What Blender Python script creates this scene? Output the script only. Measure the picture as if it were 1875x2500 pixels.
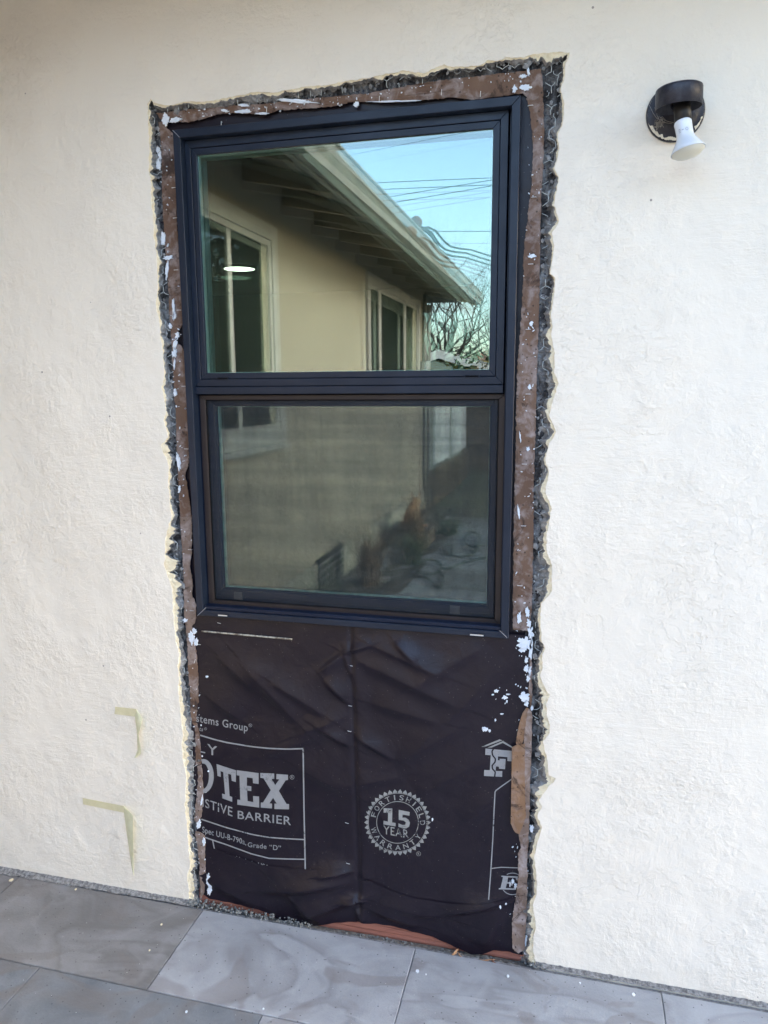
import bpy, bmesh, math, random
import numpy as np
from mathutils import Vector, Matrix, noise
from mathutils.geometry import tessellate_polygon
R = math.radians
random.seed(7)
for o in list(bpy.data.objects): bpy.data.objects.remove(o)
S = bpy.context.scene
C = S.collection

# ------------------------------------------------------------------ camera
DIST, EYE = 1.7, 1.45                      # metres from the wall (y = 0) and above the patio
# surveyed axes: world-from-camera (camera axes right, down, forward), made orthonormal below
RM = np.array([[0.96979422, 0.03458274, -0.24146058],
               [0.24384781, -0.16227714, 0.95614035],
               [-0.00611758, -0.98613902, -0.16580836]])
FPX = 1801.972
cam = bpy.data.cameras.new('camera'); co = bpy.data.objects.new('camera', cam); C.objects.link(co)
cam.sensor_fit = 'VERTICAL'; cam.sensor_height = 36.0; cam.lens = FPX/2500*36
cam.clip_start = 0.02; cam.clip_end = 600
U_, _, V_ = np.linalg.svd(RM); RO = U_ @ V_
if np.linalg.det(RO) < 0: raise RuntimeError('axes')
cx, cy, cz = RO[:, 0], RO[:, 1], RO[:, 2]  # camera right, down, forward in the world
co.matrix_world = Matrix(((cx[0], -cy[0], -cz[0], 0), (cx[1], -cy[1], -cz[1], -DIST), (cx[2], -cy[2], -cz[2], EYE), (0, 0, 0, 1)))
S.camera = co

# ------------------------------------------------------------------ sky, sun, exposure
SUN_EL, SUN_AZ = 24.0, 78.0                # azimuth from +Y towards +X
w = bpy.data.worlds.new('World'); S.world = w; w.use_nodes = True
nt = w.node_tree; nt.nodes.clear()
sky = nt.nodes.new('ShaderNodeTexSky'); sky.sky_type = 'NISHITA'; sky.sun_disc = False
sky.sun_elevation = R(SUN_EL); sky.sun_rotation = R(SUN_AZ); sky.air_density = 1.0; sky.dust_density = 2.0; sky.ozone_density = 1.0
bg = nt.nodes.new('ShaderNodeBackground'); bg.inputs[1].default_value = 0.15
wo = nt.nodes.new('ShaderNodeOutputWorld')
nt.links.new(sky.outputs[0], bg.inputs[0]); nt.links.new(bg.outputs[0], wo.inputs[0])
sl = bpy.data.lights.new('sun', 'SUN'); so = bpy.data.objects.new('sun', sl); C.objects.link(so)
sl.energy = 0.5; sl.angle = R(14); sl.color = (1.0, 0.88, 0.72)
sd = Vector((math.sin(R(SUN_AZ))*math.cos(R(SUN_EL)), math.cos(R(SUN_AZ))*math.cos(R(SUN_EL)), math.sin(R(SUN_EL))))
so.rotation_euler = (-sd).to_track_quat('-Z', 'Y').to_euler()
S.view_settings.view_transform = 'Standard'; S.view_settings.look = 'None'
S.view_settings.exposure = 3.0; S.view_settings.gamma = 1.0; S.view_settings.use_curve_mapping = False
S.render.engine = 'CYCLES'

# ------------------------------------------------------------------ survey helpers
def W(p, y=0.0):
    """point of the plane at depth y (wall face = 0) that was measured at photo position p"""
    v = RO @ np.array([p[0]-937.5, p[1]-1250.0, FPX]); t = (DIST+y)/v[1]
    return (t*v[0], y, EYE+t*v[2])
def WA(P, Y):
    P = np.asarray(P, float); Y = np.broadcast_to(np.asarray(Y, float), (len(P),))
    v = np.c_[P[:, 0]-937.5, P[:, 1]-1250.0, np.full(len(P), FPX)] @ RO.T
    t = (DIST+Y)/v[:, 1]
    return np.c_[t*v[:, 0], Y, EYE+t*v[:, 2]]
def MX(p, x):
    """real position of something on the plane x = const that is measured in the mirror image"""
    v = RO @ np.array([p[0]-937.5, p[1]-1250.0, FPX]); t = x/v[0]
    return (x, -(t*v[1]-DIST), EYE+t*v[2])
def MZ(p, z=0.0):
    v = RO @ np.array([p[0]-937.5, p[1]-1250.0, FPX]); t = (z-EYE)/v[2]
    return (t*v[0], -(t*v[1]-DIST), z)
def MY(p, dep):
    v = RO @ np.array([p[0]-937.5, p[1]-1250.0, FPX]); t = (dep+DIST)/v[1]
    return (t*v[0], -dep, EYE+t*v[2])
def crop(x0, y0, s, pts): return [(x0+u*s, y0+v*s) for u, v in pts]
def DD(*pts): return [(u*1.1302, v*1.1302) for u, v in pts]

# ------------------------------------------------------------------ object helpers
def tag(o, label=None, cat=None, group=None, kind=None):
    if label: o['label'] = label
    if cat: o['category'] = cat
    if group: o['group'] = group
    if kind: o['kind'] = kind
    return o
def link(name, me, m=None, parent=None):
    o = bpy.data.objects.new(name, me); C.objects.link(o)
    if m is not None and me is not None and len(me.materials) == 0: me.materials.append(m)
    if parent is not None: o.parent = parent
    return o
def thing(name, label, cat, loc=(0, 0, 0), group=None):
    o = bpy.data.objects.new(name, None); C.objects.link(o); o.empty_display_size = 0.1
    return tag(o, label, cat, group)
def mesh(name, V, Fc, smooth=False):
    me = bpy.data.meshes.new(name); me.from_pydata([tuple(map(float, v)) for v in V], [], [tuple(f) for f in Fc]); me.update()
    if smooth: me.polygons.foreach_set('use_smooth', [True]*len(me.polygons))
    return me
def grid(name, P, m, parent=None, smooth=True):
    """P: rows x cols x 3"""
    P = np.asarray(P); r, c = P.shape[:2]
    i = np.arange(r*c).reshape(r, c)
    Fc = np.stack([i[:-1, :-1], i[1:, :-1], i[1:, 1:], i[:-1, 1:]], -1).reshape(-1, 4)
    return link(name, mesh(name, P.reshape(-1, 3), Fc.tolist(), smooth), m, parent)
class MB:
    def __init__(s): s.v = []; s.f = []
    def add(s, V, Fc):
        n = len(s.v); s.v += [tuple(v) for v in V]; s.f += [tuple(n+i for i in f) for f in Fc]; return s
    def box(s, x0, x1, y0, y1, z0, z1):
        return s.add([(x0, y0, z0), (x1, y0, z0), (x1, y1, z0), (x0, y1, z0), (x0, y0, z1), (x1, y0, z1), (x1, y1, z1), (x0, y1, z1)],
                     [(0, 3, 2, 1), (4, 5, 6, 7), (0, 1, 5, 4), (1, 2, 6, 5), (2, 3, 7, 6), (3, 0, 4, 7)])
    def tube(s, pts, r, n=6, cap=True):
        pts = [Vector(p) for p in pts]; rr = r if hasattr(r, '__len__') else [r]*len(pts)
        V = []; up = None
        for i, p in enumerate(pts):
            d = (pts[min(i+1, len(pts)-1)]-pts[max(i-1, 0)])
            if d.length < 1e-9: d = Vector((0, 0, 1))
            d.normalize()
            a = d.orthogonal().normalized() if up is None else (up-d*up.dot(d))
            if a.length < 1e-5: a = d.orthogonal()
            a.normalize(); up = a; b = d.cross(a)
            for k in range(n):
                t = 2*math.pi*k/n; V.append(p+(a*math.cos(t)+b*math.sin(t))*rr[i])
        Fc = []
        for i in range(len(pts)-1):
            for k in range(n):
                Fc.append((i*n+k, i*n+(k+1) % n, (i+1)*n+(k+1) % n, (i+1)*n+k))
        if cap: Fc.append(tuple(reversed(range(n)))); Fc.append(tuple((len(pts)-1)*n+k for k in range(n)))
        return s.add(V, Fc)
    def prism(s, poly3, d):
        """poly3: 3D outline (list), extruded by vector d"""
        n = len(poly3); P = [Vector(p) for p in poly3]; d = Vector(d)
        tr = tessellate_polygon([P])
        V = P+[p+d for p in P]; Fc = [tuple(t) for t in tr]+[tuple(n+i for i in reversed(t)) for t in tr]
        Fc += [(i, (i+1) % n, n+(i+1) % n, n+i) for i in range(n)]
        return s.add(V, Fc)
    def lathe(s, prof, M, n=40, caps=False):
        """prof: (r, h) pairs about local Z, matrix M"""
        V = []
        for r, h in prof:
            for k in range(n):
                t = 2*math.pi*k/n; V.append(M @ Vector((r*math.cos(t), r*math.sin(t), h)))
        Fc = [(i*n+k, i*n+(k+1) % n, (i+1)*n+(k+1) % n, (i+1)*n+k) for i in range(len(prof)-1) for k in range(n)]
        if caps: Fc.append(tuple(range(n))); Fc.append(tuple((len(prof)-1)*n+k for k in range(n)))
        return s.add(V, Fc)
    def build(s, name, m, parent=None, smooth=False, bevel=0, fix=True):
        me = mesh(name, s.v, s.f, smooth)
        if fix or bevel:
            b = bmesh.new(); b.from_mesh(me)
            if fix: bmesh.ops.recalc_face_normals(b, faces=b.faces)
            if bevel:
                ed = [e for e in b.edges if len(e.link_faces) == 2 and e.calc_face_angle(0) > 0.6]
                bmesh.ops.bevel(b, geom=ed, offset=bevel, segments=1, affect='EDGES', clamp_overlap=True)
            b.to_mesh(me); b.free()
        if smooth: me.polygons.foreach_set('use_smooth', [True]*len(me.polygons))
        return link(name, me, m, parent)

# ------------------------------------------------------------------ materials
def mat(name, col=(0.5, 0.5, 0.5), rough=0.6, metal=0.0, spec=0.5):
    m = bpy.data.materials.new(name); m.use_nodes = True
    b = m.node_tree.nodes['Principled BSDF']
    b.inputs['Base Color'].default_value = (*col, 1); b.inputs['Roughness'].default_value = rough
    b.inputs['Metallic'].default_value = metal; b.inputs['Specular IOR Level'].default_value = spec
    return m
class N:
    """small node builder"""
    def __init__(s, m): s.t = m.node_tree; s.b = s.t.nodes['Principled BSDF']; s.co = s.t.nodes.new('ShaderNodeTexCoord').outputs['Object']
    def set(s, i, v):
        if isinstance(v, bpy.types.NodeSocket): s.t.links.new(v, i)
        elif v is not None: i.default_value = v
    def map(s, scale=(1, 1, 1), rot=(0, 0, 0), loc=(0, 0, 0), src=None):
        n = s.t.nodes.new('ShaderNodeMapping'); s.set(n.inputs['Vector'], src or s.co)
        n.inputs['Scale'].default_value = scale; n.inputs['Rotation'].default_value = rot; n.inputs['Location'].default_value = loc
        return n.outputs[0]
    def noise(s, scale, detail=4, rough=0.5, dist=0, vec=None, col=False):
        n = s.t.nodes.new('ShaderNodeTexNoise'); s.set(n.inputs['Vector'], vec or s.co)
        n.inputs['Scale'].default_value = scale; n.inputs['Detail'].default_value = detail
        n.inputs['Roughness'].default_value = rough; n.inputs['Distortion'].default_value = dist
        return n.outputs[1 if col else 0]
    def vor(s, scale, feat='F1', vec=None, out=0):
        n = s.t.nodes.new('ShaderNodeTexVoronoi'); n.feature = feat; s.set(n.inputs['Vector'], vec or s.co)
        n.inputs['Scale'].default_value = scale; return n.outputs[out]
    def ramp(s, f, stops, interp='LINEAR'):
        n = s.t.nodes.new('ShaderNodeValToRGB'); s.set(n.inputs[0], f); e = n.color_ramp.elements; n.color_ramp.interpolation = interp
        while len(e) < len(stops): e.new(0.5)
        for k, (p, c) in enumerate(stops):
            e[k].position = p; e[k].color = (*c, 1) if hasattr(c, '__len__') else (c, c, c, 1)
        return n.outputs[0]
    def math(s, op, a, b=0.0, clamp=False):
        n = s.t.nodes.new('ShaderNodeMath'); n.operation = op; n.use_clamp = clamp; s.set(n.inputs[0], a); s.set(n.inputs[1], b); return n.outputs[0]
    def mix(s, f, a, b, mode='MIX'):
        n = s.t.nodes.new('ShaderNodeMix'); n.data_type = 'RGBA'; n.blend_type = mode; s.set(n.inputs[0], f)
        s.set(n.inputs[6], a if isinstance(a, bpy.types.NodeSocket) else (*a, 1)); s.set(n.inputs[7], b if isinstance(b, bpy.types.NodeSocket) else (*b, 1)); return n.outputs[2]
    def bump(s, h, dist, strength=1.0, nrm=None):
        n = s.t.nodes.new('ShaderNodeBump'); s.set(n.inputs['Height'], h); n.inputs['Distance'].default_value = dist
        n.inputs['Strength'].default_value = strength
        if nrm is not None: s.t.links.new(nrm, n.inputs['Normal'])
        return n.outputs[0]
    def col(s, v): s.set(s.b.inputs['Base Color'], v)
    def rough(s, v): s.set(s.b.inputs['Roughness'], v)
    def normal(s, v): s.t.links.new(v, s.b.inputs['Normal'])

def stucco_mat(name, col, warm, k=1.0):
    m = mat(name, col, 0.85, spec=0.3); n = N(m)
    n.t.nodes  # trowel skips: terraces whose edges break into thin ragged lines
    wob = n.noise(3.0, 3, 0.5, 0, col=True)
    v = n.mix(0.06, n.co, wob, 'ADD')
    t1 = n.noise(7.0, 9, 0.62, 0.35, v)
    st = n.ramp(t1, [(0.435, 0.0), (0.455, 1.0), (0.53, 1.0), (0.60, 0.35)])
    t2 = n.noise(15.0, 8, 0.68, 0.5, n.map((1, 1, 1.25), (0, 0.35, 0), (5, 2, 1)))
    st2 = n.ramp(t2, [(0.49, 0.0), (0.503, 1.0), (0.57, 0.8), (0.66, 0.0)])
    mask = n.ramp(n.noise(2.3, 3, 0.5), [(0.42, 0.1), (0.6, 1.0)])
    # horizontal and slanted trowel drag lines
    dr = n.noise(1.0, 6, 0.65, 0.6, n.map((18, 18, 95), (0, 0.12, 0)))
    dr2 = n.noise(1.0, 6, 0.65, 0.6, n.map((90, 60, 22), (0, 0.35, 0), (3, 0, 1)))
    dm = n.ramp(n.noise(3.1, 2, 0.5, 0, n.map(loc=(7, 3, 2))), [(0.48, 0.0), (0.58, 1.0)])
    dm2 = n.ramp(n.noise(2.7, 2, 0.5, 0, n.map(loc=(1, 9, 4))), [(0.52, 0.0), (0.62, 1.0)])
    fine = n.noise(120, 4, 0.62)
    fm = n.ramp(n.noise(5.0, 3, 0.55, 0, n.map(loc=(2, 1, 8))), [(0.4, 0.25), (0.62, 1.0)])
    mid = n.noise(38, 5, 0.62, 0.3)
    h = n.math('MULTIPLY', n.math('MULTIPLY', st, n.math('ADD', mask, 0.15)), 0.27)
    h = n.math('ADD', h, n.math('MULTIPLY', n.math('MULTIPLY', st2, mask), 0.22))
    h = n.math('ADD', h, n.math('MULTIPLY', n.math('MULTIPLY', dr, dm), 1.05))
    h = n.math('ADD', h, n.math('MULTIPLY', n.math('MULTIPLY', dr2, dm2), 0.6))
    h = n.math('ADD', h, n.math('MULTIPLY', n.math('MULTIPLY', fine, fm), 0.85))
    h = n.math('ADD', h, n.math('MULTIPLY', n.math('MULTIPLY', mid, fm), 2.1))
    big = n.noise(3.2, 3, 0.5)
    nb = n.bump(big, 0.03, 0.5)
    n.normal(n.bump(h, 0.0021*k, 1.0, nb))
    # faint darker lines along the skip edges and a few dark specks, rust marks
    cr = n.ramp(t1, [(0.435, (0, 0, 0)), (0.446, (1, 1, 1)), (0.455, (0, 0, 0))])
    cm = n.math('MULTIPLY', cr, n.math('MULTIPLY', mask, 0.04))
    c = n.mix(n.noise(1.7, 4, 0.6), col, warm)
    c = n.mix(cm, c, (0.42, 0.36, 0.29))
    spots = n.math('LESS_THAN', n.vor(9.0, 'F1', n.map(loc=(0.3, 0, 0.7))), 0.022)
    c = n.mix(n.math('MULTIPLY', spots, 0.65), c, (0.13, 0.09, 0.09))
    n.col(c); return m
M_STUCCO = stucco_mat('stucco_paint', (0.84, 0.77, 0.65), (0.86, 0.79, 0.67))
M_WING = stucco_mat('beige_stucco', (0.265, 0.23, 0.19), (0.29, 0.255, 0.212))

def simple(name, c1, c2, scale=20, rough=0.8, bump=0.002, bs=60, lo=0.35, hi=0.65, spec=0.4, detail=6, metal=0):
    m = mat(name, c1, rough, metal, spec); n = N(m)
    n.col(n.mix(n.ramp(n.noise(scale, detail, 0.6, 0.3), [(lo, 0.0), (hi, 1.0)]), c1, c2))
    if bump: n.normal(n.bump(n.noise(bs, 6, 0.65), bump))
    return m
M_CREAM = simple('cream_colour_coat', (0.76, 0.64, 0.42), (0.86, 0.78, 0.58), 60, 0.9, 0.003, 220)
M_CEMENT = simple('broken_cement', (0.16, 0.16, 0.16), (0.42, 0.42, 0.41), 45, 0.95, 0.006, 160)
def felt():
    m = mat('old_felt', (0.03, 0.03, 0.03), 0.9, spec=0.3); n = N(m)
    a = n.ramp(n.noise(1.0, 9, 0.68, 0.9, n.map((24, 24, 13))), [(0.36, (0.022, 0.020, 0.021)), (0.46, (0.08, 0.08, 0.082)), (0.54, (0.20, 0.20, 0.20)), (0.70, (0.40, 0.41, 0.41))])
    n.col(n.mix(n.ramp(n.noise(150, 4, 0.7), [(0.45, 0.0), (0.7, 0.5)]), a, (0.02, 0.018, 0.018)))
    n.normal(n.bump(n.noise(70, 8, 0.7, 0.5), 0.009)); return m
M_FELT = felt()
def kraft(name, a, b, haze):
    m = mat(name, a, 0.75, spec=0.35); n = N(m)
    c = n.mix(n.ramp(n.noise(9, 6, 0.6, 0.5, n.map((1, 1, 0.35))), [(0.3, 0.0), (0.7, 1.0)]), a, b)
    c = n.mix(n.math('MULTIPLY', n.ramp(n.noise(34, 6, 0.62, 0.4), [(0.46, 0.0), (0.72, 1.0)]), haze), c, (0.42, 0.36, 0.34))
    c = n.mix(n.math('MULTIPLY', n.ramp(n.noise(13, 7, 0.7, 1.0, n.map(loc=(4, 0, 2))), [(0.57, 0.0), (0.64, 1.0)]), 0.8), c, (0.035, 0.02, 0.015))
    c = n.mix(n.math('MULTIPLY', n.math('LESS_THAN', n.vor(60, 'F1'), 0.13), 0.7), c, (0.03, 0.02, 0.015))
    n.col(c); n.normal(n.bump(n.noise(45, 6, 0.6, 0.4, n.map((1, 1, 0.5))), 0.004)); return m
M_KRAFT = kraft('brown_building_board', (0.125, 0.072, 0.048), (0.19, 0.115, 0.075), 0.75)
M_KRAFT2 = kraft('pale_dusty_board', (0.155, 0.10, 0.075), (0.25, 0.18, 0.14), 0.9)
M_KRAFT3 = kraft('tan_kraft_paper', (0.20, 0.11, 0.055), (0.26, 0.15, 0.085), 0.35)
def black_paper():
    m = mat('black_building_paper', (0.02, 0.018, 0.02), 0.34, spec=0.34); n = N(m)
    c = n.mix(n.noise(5, 5, 0.6), (0.0085, 0.0055, 0.011), (0.013, 0.009, 0.016))
    dust = n.ramp(n.noise(18, 9, 0.75, 0.8), [(0.56, 0.0), (0.80, 1.0)])
    c = n.mix(n.math('MULTIPLY', dust, 0.12), c, (0.10, 0.095, 0.105))
    sp = n.math('LESS_THAN', n.vor(75, 'F1'), 0.07)
    c = n.mix(n.math('MULTIPLY', sp, 0.28), c, (0.35, 0.3, 0.28))
    n.col(c); n.rough(n.ramp(n.noise(12, 6, 0.6), [(0.3, 0.29), (0.7, 0.40)]))
    n.normal(n.bump(n.noise(420, 3, 0.6), 0.00035, 1.0, n.bump(n.noise(22, 5, 0.6, 0.6), 0.002))); return m
M_PAPER = black_paper()
def ink():
    m = mat('silver_grey_ink', (0.30, 0.30, 0.30), 0.6); n = N(m)
    worn = n.ramp(n.noise(110, 6, 0.7, 0.3, n.map((1, 1, 0.7))), [(0.40, 0.0), (0.47, 1.0)])
    area = n.ramp(n.noise(16, 4, 0.6, 0, n.map(loc=(3, 0, 5))), [(0.56, 1.0), (0.70, 0.0)])
    keep = n.math('MAXIMUM', worn, area)
    n.col(n.mix(n.noise(60, 5, 0.6), (0.24, 0.24, 0.24), (0.34, 0.34, 0.34)))
    n.set(n.b.inputs['Alpha'], keep); return m
M_INK = ink()
def ink_worn():
    m = mat('worn_silver_ink', (0.30, 0.30, 0.30), 0.6); n = N(m)
    worn = n.ramp(n.noise(170, 6, 0.7, 0.3), [(0.46, 0.0), (0.53, 1.0)])
    area = n.ramp(n.noise(14, 3, 0.6, 0, n.map(loc=(1.4, 0, 2.2))), [(0.53, 1.0), (0.66, 0.0)])
    n.col(n.mix(n.noise(60, 5, 0.6), (0.22, 0.22, 0.21), (0.34, 0.34, 0.32)))
    n.set(n.b.inputs['Alpha'], n.math('MAXIMUM', worn, area)); return m
M_INKW = ink_worn()
def frame_mat(name, col, rough=0.36):
    m = mat(name, col, rough, spec=0.32); n = N(m)
    n.col(n.mix(n.ramp(n.noise(7, 7, 0.7, 0.5), [(0.45, 0.0), (0.8, 1.0)]), col, tuple(c*1.35+0.004 for c in col)))
    n.rough(n.ramp(n.noise(14, 6, 0.65, 0.4), [(0.3, rough-0.05), (0.7, rough+0.12)]))
    n.normal(n.bump(n.noise(500, 2, 0.5), 0.00012)); return m
M_FRAME = frame_mat('dark_blue_black_vinyl', (0.010, 0.0165, 0.031))
M_NAVY = frame_mat('navy_vinyl', (0.004, 0.010, 0.028), 0.42)
M_BRONZE = frame_mat('bronze_screen_frame', (0.030, 0.022, 0.021), 0.4)
M_GAP = mat('black_gasket', (0.004, 0.004, 0.005), 0.8, spec=0.1)
M_SPACER = mat('green_white_spacer', (0.68, 0.93, 0.85), 0.45)
M_WHITE = simple('white_paint_residue', (0.80, 0.84, 0.88), (0.70, 0.76, 0.82), 80, 0.55, 0.002, 140)
M_STAPLE = mat('galvanised_staple', (0.75, 0.75, 0.73), 0.35, 0.3)
M_WIRE = simple('galvanised_wire', (0.42, 0.46, 0.46), (0.60, 0.64, 0.63), 200, 0.55, 0.0, metal=0.3)
def glass(name, f0, f1, tint, warp=0.0):
    m = bpy.data.materials.new(name); m.use_nodes = True; t = m.node_tree; t.nodes.clear()
    o = t.nodes.new('ShaderNodeOutputMaterial'); mx = t.nodes.new('ShaderNodeMixShader')
    g = t.nodes.new('ShaderNodeBsdfGlossy'); g.inputs['Roughness'].default_value = 0.0; g.inputs['Color'].default_value = (*tint, 1)
    tr = t.nodes.new('ShaderNodeBsdfTransparent'); tr.inputs[0].default_value = (0.80, 0.88, 0.84, 1)
    fr = t.nodes.new('ShaderNodeLayerWeight'); fr.inputs[0].default_value = 0.35
    mr = t.nodes.new('ShaderNodeMapRange'); mr.inputs['To Min'].default_value = f0; mr.inputs['To Max'].default_value = f1
    t.links.new(fr.outputs['Fresnel'], mr.inputs['Value']); t.links.new(mr.outputs[0], mx.inputs[0])
    t.links.new(tr.outputs[0], mx.inputs[1]); t.links.new(g.outputs[0], mx.inputs[2]); t.links.new(mx.outputs[0], o.inputs[0])
    if warp:
        tc = t.nodes.new('ShaderNodeTexCoord'); nz = t.nodes.new('ShaderNodeTexNoise'); nz.inputs['Scale'].default_value = 2.2; nz.inputs['Detail'].default_value = 1
        bp = t.nodes.new('ShaderNodeBump'); bp.inputs['Distance'].default_value = warp; t.links.new(tc.outputs['Object'], nz.inputs[0]); t.links.new(nz.outputs[0], bp.inputs['Height'])
        t.links.new(bp.outputs[0], g.inputs['Normal'])
    return m
M_GLASS1 = glass('outer_pane_glass', 0.155, 0.9, (0.86, 1.0, 0.96), 0.0002)
M_GLASS2 = glass('inner_pane_glass', 0.135, 0.9, (0.80, 1.0, 0.95), 0.0002)
M_GLASSW = glass('house_window_glass', 0.05, 0.5, (0.95, 1.0, 1.0), 0.006)
M_GLASS3 = glass('lower_outer_glass', 0.105, 0.9, (0.76, 0.95, 0.98), 0.0002)
M_GLASS4 = glass('lower_inner_glass', 0.075, 0.9, (0.72, 0.94, 0.98), 0.0002)
def screen_mat():
    m = bpy.data.materials.new('insect_screen_cloth'); m.use_nodes = True; n = N(m); t = m.node_tree
    n.b.inputs['Base Color'].default_value = (0.034, 0.040, 0.044, 1); n.b.inputs['Roughness'].default_value = 0.6
    # soft moire bands over an even weave, put into the opacity
    a = n.noise(1.0, 3, 0.6, 0.0, n.map((46, 1, 2.0)))
    b = n.noise(1.0, 3, 0.6, 0.0, n.map((1.6, 1, 34), (0, 0.05, 0)))
    thr = n.noise(1.0, 2, 0.6, 0.0, n.map((700, 1, 18)))
    a = n.ramp(a, [(0.38, 0.0), (0.62, 1.0)]); b = n.ramp(b, [(0.40, 0.0), (0.60, 1.0)])
    f = n.math('ADD', n.math('MULTIPLY', a, 0.10), n.math('MULTIPLY', b, 0.15))
    f = n.math('ADD', f, n.math('MULTIPLY', thr, 0.04))
    n.set(n.b.inputs['Alpha'], n.math('ADD', f, 0.21)); return m
M_SCREEN = screen_mat()
def wood(name, a, b, dark, sc=(3, 60, 60)):
    m = mat(name, a, 0.7, spec=0.3); n = N(m)
    g = n.noise(1.0, 7, 0.65, 0.8, n.map(sc))
    c = n.mix(n.ramp(g, [(0.3, 0.0), (0.65, 1.0)]), a, b)
    c = n.mix(n.ramp(n.noise(1.0, 5, 0.6, 1.2, n.map((sc[0]*1.3, sc[1]*1.6, sc[2]*1.6), loc=(4, 4, 1))), [(0.58, 0.0), (0.66, 0.85)]), c, dark)
    n.col(c); n.normal(n.bump(g, 0.002)); return m
M_REDWOOD = wood('redwood', (0.30, 0.115, 0.08), (0.40, 0.17, 0.12), (0.10, 0.035, 0.03), (4, 90, 90))
M_TAPE = simple('masking_tape', (0.64, 0.57, 0.34), (0.70, 0.63, 0.40), 40, 0.6, 0.0006, 300)
M_TAPEB = simple('tape_adhesive_side', (0.78, 0.76, 0.52), (0.70, 0.68, 0.44), 60, 0.35, 0.0)

def concrete(name, a, b, damp, seed, dampamt):
    m = mat(name, a, 0.8, spec=0.35); n = N(m)
    c = n.mix(n.ramp(n.noise(5.0, 8, 0.65, 0.6, n.map(loc=(seed, 0, 0))), [(0.35, 0.0), (0.65, 1.0)]), a, b)
    # broad brushed-on damp swirls
    sw = n.noise(2.6, 3, 0.45, 1.6, n.map((1, 1.5, 1), (0, 0, 0.5), (seed*1.7, seed, 0)))
    swm = n.ramp(sw, [(0.41, 0.0), (0.455, 1.0), (0.52, 0.5), (0.60, 0.0)])
    c = n.mix(n.math('MULTIPLY', swm, dampamt), c, damp)
    sw2 = n.noise(3.2, 4, 0.5, 0.8, n.map((1, 1.3, 1), (0, 0, 0.9), (seed*2.3, 3, 0)))
    c = n.mix(n.math('MULTIPLY', n.ramp(sw2, [(0.48, 0.0), (0.58, 0.8), (0.61, 0.2), (0.72, 0.0)]), dampamt*0.6), c, tuple(x*1.2 for x in b))
    sw3 = n.noise(3.4, 3, 0.5, 1.6, n.map((1, 1.3, 1), (0, 0, 0.2), (seed*1.1, 8, 0)))
    c = n.mix(n.math('MULTIPLY', n.ramp(sw3, [(0.56, 0.0), (0.61, 1.0)]), dampamt*0.6), c, (0.20, 0.175, 0.16))
    c = n.mix(n.math('MULTIPLY', n.noise(230, 3, 0.7), 0.35), c, tuple(x*0.62 for x in a))
    pits = n.math('LESS_THAN', n.vor(55, 'F1'), 0.10)
    c = n.mix(n.math('MULTIPLY', pits, 0.6), c, (0.05, 0.05, 0.05))
    wsp = n.math('LESS_THAN', n.vor(36, 'F1', n.map(loc=(3, 3, 3))), 0.036)
    c = n.mix(n.math('MULTIPLY', wsp, 0.7), c, (0.7, 0.7, 0.68))
    n.col(c); n.rough(n.ramp(sw, [(0.44, 0.85), (0.5, 0.6), (0.64, 0.85)]))
    n.normal(n.bump(n.noise(140, 6, 0.7), 0.0016, 1.0, n.bump(n.noise(9, 4, 0.5), 0.006, 0.5))); return m
M_SLAB_A = concrete('grey_brown_concrete', (0.215, 0.21, 0.205), (0.29, 0.285, 0.28), (0.15, 0.14, 0.13), 1.0, 0.65)
M_SLAB_B = concrete('blue_grey_concrete', (0.325, 0.335, 0.35), (0.42, 0.43, 0.445), (0.235, 0.235, 0.24), 3.3, 0.75)
M_SLAB_C = concrete('dark_damp_concrete', (0.14, 0.155, 0.17), (0.24, 0.255, 0.265), (0.20, 0.18, 0.165), 6.1, 0.7)
M_SLAB_D = concrete('lilac_grey_concrete', (0.31, 0.32, 0.335), (0.40, 0.41, 0.425), (0.235, 0.235, 0.24), 9.4, 0.7)
M_MORTAR = simple('sandy_mortar', (0.14, 0.138, 0.138), (0.40, 0.39, 0.375), 120, 0.95, 0.006, 300)
M_JOINT = simple('joint_sand', (0.13, 0.13, 0.135), (0.27, 0.27, 0.275), 90, 0.95, 0.003, 200)

# =================================================================== THE HOUSE WALL WITH ITS CUT OPENING
LEFT = [(462, 2196), (462, 2188), (457.6, 2139), (464, 2112), (460, 2066), (455, 1999), (451, 1967), (454, 1931), (454, 1886), (443, 1829), (446, 1791), (441.8, 1750),
        (436, 1695), (436, 1594), (430, 1569), (423, 1497), (421, 1439), (400.7, 1381), (405, 1309), (417.7, 1262), (410.4, 1189), (412, 1135), (392, 1088), (410, 1066),
        (399.6, 1025), (405, 1000), (399.7, 971), (396.3, 947), (401, 917), (399, 890), (395.6, 849), (390.8, 815), (388.8, 781), (381.4, 761), (380.7, 734), (385.4, 700),
        (382, 616), (375.4, 582.6), (373.8, 532), (368.7, 498), (368.7, 447.6), (362, 414), (365, 366), (362, 312.6), (360, 252)]
TOPL = [(365, 240), (374, 250), (414, 258.5), (448, 248.4), (498.7, 248.4), (542.6, 240), (583, 233), (620, 225), (677.6, 225), (711, 218), (752, 209.6), (796, 208), (846, 198),
        (900, 190), (915, 186), (969, 176), (984, 171.5), (1034, 179), (1067, 164), (1081.5, 158), (1103, 163), (1168, 160.6), (1193.6, 146), (1212, 149), (1237, 140), (1277, 141),
        (1298.5, 133.5), (1356, 126), (1390, 128)]
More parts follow.
